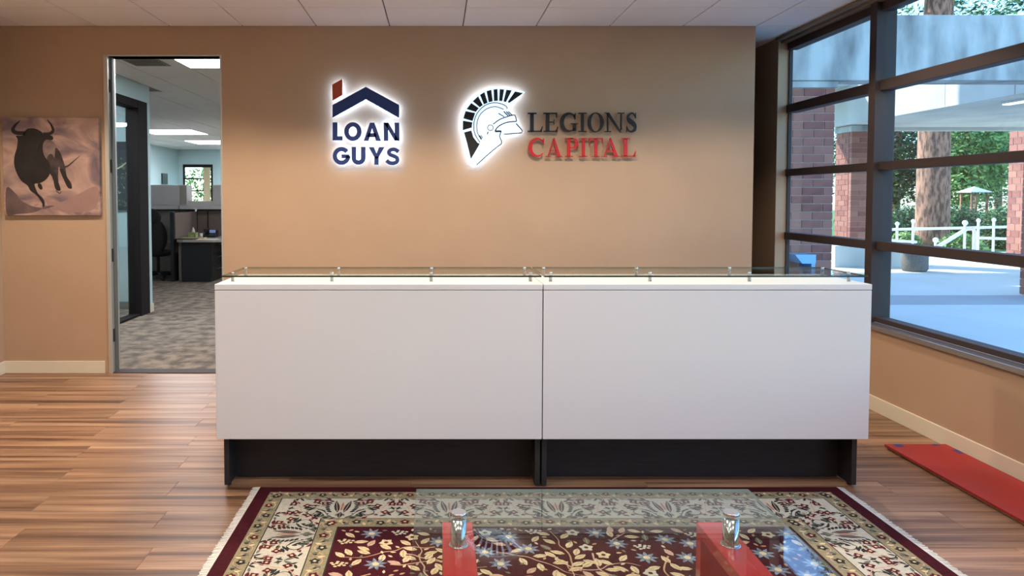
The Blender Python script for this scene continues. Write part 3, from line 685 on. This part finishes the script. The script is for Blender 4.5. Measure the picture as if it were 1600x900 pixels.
# the small side office behind that glass
struct(B().box(-7.2, BX-.14, BY+.2, BY+.3, 0, ZC).box(-7.3, -7.2, OY0, BY+.3, 0, ZC).build('wall_side_office', m_blue))
struct(B().box(-7.2, BX-.145, BY+.185, BY+.2, 0, .1).build('baseboard_side_office', M('grey_rubber_base', (112, 120, 120), .6)))
struct(B().box(-7.3, BX-.14, OY0, BY+.3, ZC-.02, ZC+.01).build('ceiling_side_office', m_otile))
t = thing('ceiling_light', (-4.9, 8.2, ZC-.02), 'rectangular ceiling light added unseen to brighten the blue side office', 'ceiling light', 'office ceiling lights')  # unseen lamp put in because the side office came out dark
B().box(-5.5, -4.3, 7.9, 8.5, ZC-.03, ZC-.021).build('diffuser', m_odiff, t)
pc = thing('tree_picture', (-4.35, BY+.2, 1.33), 'dark unframed photograph of a flowering branch on blue side office wall', 'picture')
B().box(-4.70, -4.045, BY+.165, BY+.198, 1.32, 2.22, .004).build('canvas', M('dark_photo_print', (30, 40, 52), .6, var=(2.5, (22, 28, 30))), pc)
lf = B()
for k in range(260):
    x, z = R.uniform(-4.69, -4.06), R.choice((R.uniform(1.35, 1.8), R.uniform(1.75, 2.0))); a = R.uniform(0, 6.3); s = R.uniform(.012, .026)
    lf.mi = R.choice((0, 0, 1, 2)); y = BY+.164-k*.000004
    lf.flat([(x+s*math.cos(a), y, z+s*math.sin(a)), (x-.4*s*math.sin(a), y, z+.4*s*math.cos(a)), (x-s*math.cos(a), y, z-s*math.sin(a)), (x+.4*s*math.sin(a), y, z-.4*s*math.cos(a))])
tag(lf.build('leaves', [M('leaf_print', (120, 134, 96), .7), M('pale_leaf_print', (186, 190, 168), .7), M('dark_leaf_print', (52, 70, 50), .7)], pc, fix=False), kind='stuff')
B().prism([(x, BY+.1625, z) for x, z in stroke(smooth([(-4.70, 1.84), (-4.4, 1.83), (-4.2, 1.87), (-4.06, 1.97)], 4), [.03, .028, .02, .01])], (0, .0005, 0)).build('branch', M('pale_branch_print', (196, 190, 176), .7), pc)
# far walls
FX_, WY2 = -7.75, OY1
struct(B().box(FX_-.15, FX_, BY+.3, WY2, 0, ZC).build('wall_office_far_left', m_blue))
W0, W1 = at(286, 257, WY2), at(333, 316, WY2)
fw = B(); fw.box(FX_-.15, W0.x, WY2, WY2+.15, 0, ZC).box(W1.x, OX1, WY2, WY2+.15, 0, ZC).box(W0.x, W1.x, WY2, WY2+.15, 0, W1.z).box(W0.x, W1.x, WY2, WY2+.15, W0.z, ZC)
struct(fw.build('wall_office_back', m_blue))
struct(B().box(OX1, OX1+.15, OY0, OY1, 0, ZC).build('wall_office_right', m_blue))
w3 = sempty('window_3', (W0.x, WY2, W1.z)); fr = .05
B().box(W0.x, W1.x, WY2-.02, WY2+.1, W0.z-.09, W0.z).build('frame_head', m_frame2, w3); B().box(W0.x, W0.x+.03, WY2-.02, WY2+.1, W1.z, W0.z-.09).build('frame_side', m_frame2, w3); B().box(W1.x-fr, W1.x, WY2-.02, WY2+.1, W1.z, W0.z-.09).build('frame_side', m_frame2, w3)
for py_ in (279, 298):
    zz = at(300, py_, WY2).z; B().box(W0.x+.03, W1.x-fr, WY2, WY2+.06, zz-.02, zz+.02).build('rail', m_frame2, w3)
B().box(W0.x+.03, W1.x-fr, WY2+.07, WY2+.078, W1.z, W0.z-.09).build('pane', m_glass, w3)
bl = B()
for k in range(9): bl.box(W1.x-.26+k*.022, W1.x-.26+k*.022+.016, WY2-.06, WY2-.03, W1.z+.02, W0.z-.09)
tag(bl.build('vertical_blind', M('beige_blind', (206, 190, 156), .8)), 'beige vertical blind drawn to one side of the far office window', 'blind')

# cubicle
m_fab = M('grey_brown_panel_fabric', (132, 118, 110), .95, var=(60, (120, 106, 100)), bump=(200, .3))
m_fab2 = M('grey_panel_fabric', (150, 140, 134), .95, var=(60, (138, 128, 122)), bump=(200, .3))
m_bin = M('white_metal_bin', (224, 220, 220), .5)
m_blk = M('black_metal', (30, 30, 32), .45)
m_grey = M('grey_worktop', (176, 170, 162), .5)
CX = at(270, 400, 12.85).x                       # the divider beside the pedestal
def panel(name, label, x0, x1, y0, y1, z1, mat, seams=()):
    t = thing(name, ((x0+x1)/2, (y0+y1)/2, 0), label, 'cubicle panel', 'cubicle panels')
    B().box(x0, x1, y0, y1, .06, z1-.03).build('fabric', mat, t); B().box(x0-.004, x1+.004, y0-.004, y1+.004, z1-.03, z1).build('top_cap', m_blk, t)
    B().box(x0, x1, y0, y1, .0025, .06).build('base', m_blk, t)
    for s in seams: B().box(s-.012, s+.012, y0-.006, y0, .06, z1-.03).build('seam', m_blk, t)
    return t
YP = 14.1
xa, xb = at(308, 350, YP).x, at(325, 350, YP).x
panel('office_partition', 'grey brown fabric cubicle panel behind the desk with tissue box', CX+.03, CX+1.4, YP, YP+.06, at(300, 327, YP).z, m_fab, (xa, xb))
panel('office_partition', 'lighter grey cubicle panel behind the black office chair', CX-1.6, CX-.03, YP, YP+.06, at(300, 327, YP).z, m_fab2)
dv = thing('cubicle_divider', (CX, 13.4, 0), 'narrow cubicle divider with a black end post beside the office chair', 'cubicle panel')
B().box(CX-.025, CX+.025, 12.9, YP-.005, .5, at(270, 331, 12.85).z-.02).build('fabric', m_fab, dv); B().box(CX-.03, CX+.03, 12.82, 12.9, .0025, at(270, 331, 12.85).z).build('end_post', m_blk, dv)
B().box(CX-.02, CX+.02, 12.9, YP-.005, .0025, .5).build('base', m_blk, dv)
bz0, bz1, bzs = at(260, 321, YP-.2).z, at(260, 289, YP-.2).z, at(260, 327, YP-.2).z
for k, (pa_, pb_, z1_) in enumerate(((232, 280.5, None), (281, 292, None), (332, 372, None))):
    x0, x1 = at(pa_, 300, YP-.2).x, at(pb_, 300, YP-.2).x
    t = thing('overhead_bin', ((x0+x1)/2, YP, bz0), ('white overhead storage bin above the office chair', 'narrow pale storage bin beside the far office window view', 'white overhead storage bin above the desk drawers')[k], 'storage bin', 'cubicle overhead bins')
    B().box(x0, x1, YP-.2, YP+.1, bz0, bz1, .006).build('body', m_bin, t)
    B().box(x0+.01, x1-.01, YP-.208, YP-.2, bz0+.02, bz1-.01, .003).build('door', m_bin if k != 1 else m_grey, t)
sh = thing('cubicle_shelf', (CX, YP, bzs), 'long white shelf rail under the overhead bins', 'shelf')
sp = B().box(at(232, 300, YP-.2).x, at(278.5, 300, YP-.2).x, YP-.2, YP+.1, bzs, bz0-.002, .003); sp.build('rail', m_bin, sh)
B().box(at(279.5, 300, YP-.2).x, at(372, 300, YP-.2).x, YP-.2, YP+.1, bzs, bz0-.002, .003).build('rail', m_bin, sh)
B().box(at(292.5, 300, YP-.2).x, at(331, 300, YP-.2).x, YP-.15, YP+.1, bz0, at(300, 314, YP-.2).z, .003).build('ledge', m_bin, sh)
# pedestal and worktop
p0, p1 = at(284.5, 441, 12.8), at(329, 379, 12.8)
pd = thing('drawer_pedestal', ((p0.x+p1.x)/2, 13.2, 0), 'black metal drawer pedestal under the cubicle worktop', 'drawer unit')
B().box(p0.x, p1.x, 12.8, 13.62, .0025, .70, .004).build('body', m_blk, pd)
for k in range(3):
    z0 = .06+k*.215; d = B().box(p1.x, p1.x+.016, 12.82, 13.60, z0, z0+.205, .003).build('drawer', m_blk, pd)
    B().box(p1.x+.016, p1.x+.04, 13.08, 13.34, z0+.14, z0+.155, .003).build('handle', m_steel, d)
wt = thing('cubicle_desk', (p0.x, 13.3, 0), 'grey cubicle worktop with a curved end over the drawers', 'desk')
wt_p = [(CX+.04, 12.95), (CX+.10, 12.80), (CX+.22, 12.74), (p1.x+.05, 12.74), (p1.x+.35, 12.85), (p1.x+.6, 13.1), (p1.x+.6, 14.09), (CX+.04, 14.09)]
B().prism([(x, y, .703) for x, y in wt_p], (0, 0, .04)).build('worktop', m_grey, wt)
B().box(CX+.05, CX+.10, 13.0, 13.6, .0025, .70).build('leg_panel', m_grey, wt)
TZ = .7435
def tp(px, Y): return at(px, 365, Y).x
tb = thing('tissue_box', (tp(302, 13.4), 13.4, TZ), 'green and white tissue box on the cubicle desk', 'tissue box')
x = tp(302, 13.4); B().box(x-.07, x+.07, 13.33, 13.47, TZ, TZ+.10, .004).build('carton', M('green_cream_print', (186, 178, 130), .7, var=(25, (120, 150, 92))), tb)
B().lathe([(.035, TZ+.10), (.03, TZ+.13), (.016, TZ+.17), (.003, TZ+.20)], (x, 13.4, 0), 7).build('tissue', M('white_tissue', (236, 236, 236), .9), tb)
ph = thing('desk_phone', (tp(329, 13.6), 13.6, TZ), 'black desk telephone beside the tissue box', 'telephone'); x = tp(329, 13.6)
B().prism([(x-.11, 13.5, TZ), (x-.11, 13.72, TZ), (x-.11, 13.72, TZ+.12), (x-.11, 13.5, TZ+.03)], (.22, 0, 0)).build('body', m_blk, ph)
B().box(x-.105, x-.05, 13.51, 13.73, TZ+.10, TZ+.16, .012).build('handset', m_blk, ph); B().box(x-.02, x+.08, 13.60, 13.64, TZ+.085, TZ+.135).build('screen', M('phone_screen', (110, 130, 170), .3, emit=((120, 145, 200), .5)), ph)
x = tp(314, 13.5); tag(B().lathe([(.03, TZ), (.034, TZ+.08), (.028, TZ+.08), (.026, TZ+.01)], (x, 13.5, 0), 14).build('mug', M('white_ceramic', (226, 226, 226), .3)), 'small white mug on the cubicle desk by the phone', 'mug')
x = tp(300, 13.1); tag(B().box(x-.2, x+.22, 13.1, 13.25, TZ, TZ+.02, .004).build('yellow_folder', M('yellow_paper', (206, 184, 120), .8)), 'yellow folder lying on the cubicle desk before the tissue box', 'folder')
x = tp(286, 12.9); tag(B().box(x-.13, x+.25, 12.82, 12.98, TZ, TZ+.018, .004).build('keyboard', m_blk), 'black keyboard near the curved end of the cubicle desk', 'keyboard')
x = tp(315, 12.85)
for k in range(2): tag(B().box(x-.14+k*.2, x+.06+k*.2, 12.78+k*.03, 13.02+k*.03, TZ+.0, TZ+.002).build('paper_sheet', M('white_paper', (232, 230, 224), .8)), 'white paper sheet lying on the cubicle desk', 'paper', 'papers on the cubicle desk')
# office chair
oX, oY = at(250, 430, 13.2).x-.03, 13.2
ch = thing('office_chair', (oX, oY, 0), 'black high-backed office chair with headrest in the cubicle', 'office chair')
m_ch = M('black_chair_mesh', (24, 22, 22), .7)
B().sphere((oX-.0, oY-.26, 1.14), .17, 14, (1.0, .35, .85)).build('headrest', m_ch, ch)
B().sphere((oX+.0, oY-.22, .78), .30, 16, (.85, .28, 1.15)).build('backrest', m_ch, ch)
B().sphere((oX, oY+.03, .48), .27, 14, (1, 1, .25)).build('seat', m_ch, ch)
B().tube([(oX, oY-.25, .95), (oX, oY-.29, 1.12)], .03, 8).build('neck', m_blk, ch)
for s in (-1, 1):
    a = B().tube([(oX+s*.26, oY-.1, .48), (oX+s*.31, oY-.1, .52), (oX+s*.31, oY-.08, .68)], .02, 8).build('arm', m_blk, ch); B().box(oX+s*.31-.04, oX+s*.31+.04, oY-.2, oY+.1, .68, .71, .01).build('arm_pad', m_grey, a)
B().tube([(oX, oY, .08), (oX, oY, .45)], .03, 10).build('gas_lift', m_blk, ch)
for k in range(5):
    t_ = 2*PI*k/5+.3; l_ = B().tube([(oX, oY, .11), (oX+.3*math.cos(t_), oY+.3*math.sin(t_), .075)], [.03, .018], 8).build('base_leg', m_blk, ch)
    B().sphere((oX+.3*math.cos(t_), oY+.3*math.sin(t_), .035), .032, 10).build('caster', m_blk, l_)
q0, q1 = at(273, 288, 20.8), at(280, 271, 20.8)
tag(B().box(FX_+.002, FX_+.04, 20.6, 21.0, q0.z, q1.z, .004).build('wall_plaque', m_blk), 'small black plaque on the blue far office wall', 'plaque')

# ------------------------------------------------------------------ outside: building mass, paving, concrete frames
m_stucco = M('office_block_stucco', (186, 176, 164), .9, bump=(40, .2))
struct(B().box(-12, XR+.26, -6, 18.2, 3.06, 9.8).box(-12, XR+.26, 18.2, 22.4, 3.06, 3.3).box(XR+.25, XR+.26, WY+1.6, 18.2, 0, 3.06).box(-12, -11.9, -6, 22, -.05, 3.06).box(-12, XR+.25, -6, -5.9, -.05, 3.06).build('wall_building_shell', m_stucco))  # unseen upper mass, its height and far corner set to shade the yard
struct(B().box(XR+.25, 18, -8, 10.15, -.2, -.01).box(XR+.25, 18, 11.15, 20, -.2, -.01).build('pavement', m_pave))
struct(B().box(XR+.25, 18, 10.15, 11.15, -.2, -.01).build('pavement_band', m_pave2))  # strip of the paving in a darker grey
struct(B().box(-40, 60, 20, 90, -.4, -.12).box(18, 60, -8, 20, -.4, -.12).build('ground_lawn', m_lawn))
def brick_column(label, x0, x1, y0, y1, zt, group=None, rows=.115, blen=.31, cap=None, built=True):
    t = thing('brick_column', ((x0+x1)/2, (y0+y1)/2, 0), label, 'brick column', group)
    B().box(x0+.012, x1-.012, y0+.012, y1-.012, -.01, zt).build('core', m_mortar, t)
    g = .012; n = int(zt/rows); rh = zt/n; cc = {}
    for face in ('front', 'left', 'right'):
        a, b = (x0, x1) if face == 'front' else (y0+.1, y1)
        for r in range(n):
            m = round((b-a)/blen) or 1; L = (b-a)/m; off = (r % 2)*L/2
            cuts = sorted({a, b, *[a+off+L*k for k in range(m+1) if a < a+off+L*k < b]})
            for c0, c1 in zip(cuts, cuts[1:]):
                if c1-c0 < .03: continue
                key = (face == 'front', round(c1-c0, 3))
                if key not in cc:
                    h = (c1-c0-g)/2
                    cc[key] = (B().box(-h, h, -.05, .05, 0, rh-g, .003) if key[0] else B().box(-.05, .05, -h, h, 0, rh-g, .003)).mesh('brick', m_brick)
                if face == 'front': loc = ((c0+c1)/2, y0+.05, r*rh)
                elif face == 'left': loc = (x0+.05, (c0+c1)/2, r*rh)
                else: loc = (x1-.05, (c0+c1)/2, r*rh)
                obj('brick', cc[key], t, loc)
    if cap: B().box(x0-.02, x1+.02, y0-.02, y1+.02, zt+.001, zt+cap).build('capital', m_conc, t)
    return t
brick_column('wide brick column at the end of the concrete beam beside the window', 4.75, 5.65, 10.45, 11.05, 3.04, cap=.09)
brick_column('brick column behind the low concrete wall under the far canopy end', 9.25, 9.98, 16.4, 17.05, 2.95, cap=.14)
brick_column('shaded brick column under the canopy corner where the beams meet', 9.02, 9.72, 10.5, 11.3, 3.08)
brick_column('sunlit brick column past the canopy at the white railing', 14.4, 15.1, 17.6, 18.5, 3.3, rows=.16, cap=.15)
tag(B().box(XR+.4, 9.09, 10.4, 10.8, 3.135, 4.05, .01).build('concrete_beam', m_conc), 'deep weathered concrete beam spanning from the wide brick column', 'beam')
cp = thing('canopy', (12.5, 14, 3.1), 'flat concrete canopy roof with a tall side fascia', 'canopy')
m_fascia = M('pale_concrete_fascia', (186, 184, 180), .9, var=(1.1, (206, 204, 200)), bump=(30, .15))
B().box(9.1, 9.35, 10.82, 17.1, 3.1, 4.0, .006).build('fascia', m_fascia, cp)
B().box(9.35, 16, 10.82, 17.1, 3.1, 3.4).build('slab', m_fascia, cp)
B().box(9.35, 16, 16.95, 17.1, 3.02, 3.1).build('drip_edge', m_fascia, cp)
for k in range(3): B().box(9.096, 9.1, 11.6+k*1.6, 11.62+k*1.6, 3.1, 4.0).build('joint', m_conc, cp)
sl_ = thing('strip_light', (9.62, 12.1, 3.08), 'white strip light under the canopy soffit', 'strip light')
B().box(9.55, 9.72, 11.55, 12.5, 3.06, 3.099, .006).build('housing', m_white, sl_); B().box(9.57, 9.70, 11.58, 12.47, 3.045, 3.06, .004).build('tube', M('strip_lamp', (255, 255, 255), .4, emit=((235, 245, 255), 3)), sl_)
tag(B().box(XR+.3, 9.08, 16.25, 18.1, 3.95, 4.25).build('shade_slab', m_fascia), 'flat slab added to cast a diagonal shadow on the canopy fascia', 'roof')  # slab invented to shade the far end of the fascia
tag(B().box(8.5, 10.15, 15.6, 15.9, -.01, .45, .01).build('low_wall', m_fascia), 'low pale concrete wall in front of the brick column', 'wall')
tag(B().lathe([(.2, -.01), (.24, .04), (.24, .34), (.21, .38), (.17, .38), (.16, .30)], (9.68, 14.8, 0), 24).build('concrete_bollard', M('dark_aggregate', (120, 118, 116), .95, bump=(80, .5), var=(40, (98, 96, 95)))), 'round dark concrete planter standing at the end of the low wall', 'planter')
fb_ = thing('drinking_fountain', (5.0, 10.2, 0), 'pale blue metal drinking fountain against the wide brick column', 'drinking fountain')
f0, f1 = at(1237, 397, 10.2), at(1269, 411, 10.2)
m_fnt = M('pale_blue_metal', (130, 176, 214), .35, metal=.2)
B().prism([(f0.x, 10.1, f0.z), (f1.x, 10.1, f0.z), (f1.x, 10.1, f1.z), (f0.x+.1, 10.1, f1.z)], (0, .335, 0)).build('basin', m_fnt, fb_)
B().box(f1.x-.05, f1.x, 10.12, 10.4, -.008, f1.z).build('leg', m_fnt, fb_); B().tube([(f0.x+.16, 10.25, -.008), (f0.x+.16, 10.25, f1.z)], .03, 10).build('drain_pipe', m_steel, fb_)
# white railing
rl = thing('white_railing', (13.6, 19.4, -.01), 'white metal railing with ball-topped posts by the lawn', 'railing')
m_rail = M('white_gloss_paint', (236, 234, 228), .4)
RYY = 19.4
def rp(px, py, Y=RYY): return at(px, py, Y)
for a, b in (((1380, 359), (1600, 354)), ((1380, 375), (1432, 378)), ((1532, 372), (1600, 374))):
    B().tube([rp(*a), rp(*b)], .035, 8).build('rail', m_rail, rl)
for px, py in ((1402, 352), (1427, 348), (1529, 347), (1553, 346), (1590, 346)):
    p = rp(px, py); s = B().tube([(p.x, p.y, -.01), p], .03, 8).build('post', m_rail, rl); B().sphere(p+Vector((0, 0, .04)), .055, 10).build('ball', m_rail, s)
sr = thing('stair_railing', (12.9, 18.9, -.01), 'white sloping stair handrail meeting the railing', 'railing')
S1 = 18.8
B().tube([rp(1462, 388, S1), rp(1510, 358, S1), rp(1520, 357, S1), rp(1523, 362, S1), Vector((rp(1523, 362, S1).x, S1, -.01))], .05, 8).build('handrail', m_rail, sr)
for px, py in ((1462, 377), (1508, 350)):
    p = rp(px, py, S1); s = B().tube([(p.x, p.y, -.01), p], .03, 8).build('post', m_rail, sr); B().sphere(p+Vector((0, 0, .03)), .07, 10).build('ball', m_rail, sr)
# stone garden lantern
kp = at(1522, 301, 25.5)
ln = thing('garden_pavilion', (kp.x, kp.y, -.12), 'small garden pavilion with a pale hipped roof among the bushes', 'pavilion')
hw = .36
B().prism([(kp.x-hw, kp.y-hw, kp.z), (kp.x+hw, kp.y-hw, kp.z), (kp.x+hw, kp.y+hw, kp.z), (kp.x-hw, kp.y+hw, kp.z)], (0, 0, .03)).build('eave', m_fascia, ln)
rf = B(); c_ = [rf.bm.verts.new((kp.x+a*hw, kp.y+b*hw, kp.z+.03)) for a, b in ((-1, -1), (1, -1), (1, 1), (-1, 1))]; tp_ = rf.bm.verts.new((kp.x, kp.y, kp.z+.22))
for k in range(4): rf.bm.faces.new((c_[k], c_[(k+1) % 4], tp_))
rf.bm.faces.new(c_[::-1]); rf.build('roof', m_fascia, ln)
for a in (-1, 1):
    for b in (-1, 1): B().box(kp.x+a*.26-.03, kp.x+a*.26+.03, kp.y+b*.26-.03, kp.y+b*.26+.03, -.12, kp.z).build('post', m_bark, ln)
# trees and bushes
def leaf_mat(n, c, c2): return M(n, c, .7, var=(1.2, c2), spec=.3)
LM = [leaf_mat('dark_needles', (34, 60, 48), (50, 80, 58)), leaf_mat('mid_leaves', (84, 122, 72), (112, 146, 84)), leaf_mat('light_leaves', (136, 168, 90), (160, 188, 110))]
def foliage(parent, blobs, n, size, mats):
    vol = sum(r[0]*r[1]*r[2] for _, r in blobs); vs_, fs_, ms_ = [], [], []
    for c, r in blobs:
        for k in range(int(n*r[0]*r[1]*r[2]/vol)):
            while 1:
                p = Vector((R.uniform(-1, 1), R.uniform(-1, 1), R.uniform(-1, 1)))
                if .3 < p.length < 1: break
            q = Vector((c[0]+p.x*r[0], c[1]+p.y*r[1], max(-.1, c[2]+p.z*r[2])))
            u = Vector((R.gauss(0, 1), R.gauss(0, 1), R.gauss(0, 1))).normalized(); v = u.orthogonal().normalized(); s = size*R.uniform(.6, 1.3)
            i = len(vs_); vs_ += [q-u*s, q+v*s*.45, q+u*s, q-v*s*.45]; fs_.append((i, i+1, i+2, i+3)); ms_.append(R.randrange(len(mats)))
    me = bpy.data.meshes.new('foliage'); me.from_pydata(vs_, [], fs_)
    for m in mats: me.materials.append(m)
    me.polygons.foreach_set('material_index', ms_)
    tag(obj('foliage', me, parent), kind='stuff')
def tree(name, label, x, y, h, r, blobs, n, size, mats, group=None):
    t = thing(name, (x, y, -.12), label, 'tree' if 'tree' in name else 'bush', group)
    B().tube([(x, y, -.12), (x+.02, y, .3), (x, y, h*.4), (x+.1, y+.05, h*.75), (x+.05, y, h)], [r*1.25, r*1.02, r*.92, r*.8, r*.5], 14).build('trunk', m_bark, t)
    foliage(t, blobs, n, size, mats); return t
TX = at(1457, 300, 23).x
tree('pine_tree', 'tall pine tree with a thick reddish bark trunk beyond the railing', TX, 23, 12, .46, [((TX, 23, 10.5), (3.5, 3, 2.5)), ((TX+2, 24, 7.8), (1.6, 1.6, .6)), ((TX-2.5, 24, 8.2), (1.6, 1.4, .7)), ((TX-1.2, 23.4, 7.3), (.9, .8, .35)), ((TX+1.6, 23, 7.0), (.8, .8, .3)), ((TX+3.4, 24, 7.4), (.9, .8, .3))], 22000, .1, [LM[0], LM[1], LM[2]])
tags = [('leafy_tree', 'dark leafy tree standing just past the pine trunk', 1400, 30.5, 6.5, .16, 2.0, 3.4, [0, 0, 1]), ('leafy_tree', 'bright green leafy tree beside the pine trunk', 1508, 27.5, 5.6, .15, 1.5, 2.4, [1, 2]), ('leafy_tree', 'mid green leafy tree behind the garden pavilion', 1560, 34.5, 7.4, .16, 2.4, 3.2, [0, 1]), ('leafy_tree', 'large dark tree far behind the railing', 1460, 39.5, 9, .2, 3.2, 4.2, [0, 0, 1]), ('leafy_tree', 'pale green tree over the concrete beam end', 1590, 45.5, 11, .2, 3.4, 4.0, [1, 2]), ('leafy_tree', 'far dark green tree beyond the low wall', 1310, 46, 9, .2, 3.0, 3.8, [0, 1]), ('leafy_tree', 'tall light green tree behind the pale green tree', 1660, 53, 14, .2, 4.2, 5, [1, 2, 0])]
for nm, lb, px, Y, h, r, br, bh, mi in tags:
    x = at(px, 300, Y).x
    tree(nm, lb, x, Y, h*.8, r, [((x, Y, h*.62), (br, br*.8, bh*.8)), ((x-br*.5, Y-.6, h*.38), (br*.7, br*.6, bh*.5)), ((x+br*.5, Y+.3, h*.45), (br*.7, br*.6, bh*.5))], 9000, .105, [LM[k] for k in mi])
for k, (px, Y, rr, zz, mi, lb) in enumerate(((1376, 22.6, .7, .4, [0, 1], 'dark bush behind the railing beside the low wall'), (1424, 26.2, .8, .5, [0, 0, 1], 'rounded dark bush beside the pine trunk base'), (1497, 24.6, .8, .5, [0, 1], 'shady bush at the foot of the stair handrail'), (1548, 29.5, 1.4, .8, [0, 1], 'wide bush behind the garden pavilion'), (1575, 22.6, .8, .5, [1, 0], 'green bush next to the sunlit brick column'), (1416, 20.8, .45, .1, [2, 1], 'small bright green bush under the railing'), (1500, 20.6, .6, -.05, [2, 1], 'low bright green bush by the stair handrail'))):
    x = at(px, 300, Y).x; t = thing('bush', (x, Y, -.12), lb, 'bush', None)
    foliage(t, [((x, Y, zz), (rr, rr*.8, rr*.9))], 3500, .06, [LM[q] for q in mi])
    B().tube([(x, Y, -.12), (x, Y, zz)], .04, 6).build('stem', m_bark, t)
x = W0.x+.4
t = thing('bush', (x, 25.5, -.12), 'green bush outside the far office window', 'bush'); foliage(t, [((x, 25.5, 1.2), (2.2, 1, 1.6))], 3500, .08, [LM[1], LM[2]]); B().tube([(x, 25.5, -.12), (x, 25.5, 1.2)], .05, 6).build('stem', m_bark, t)
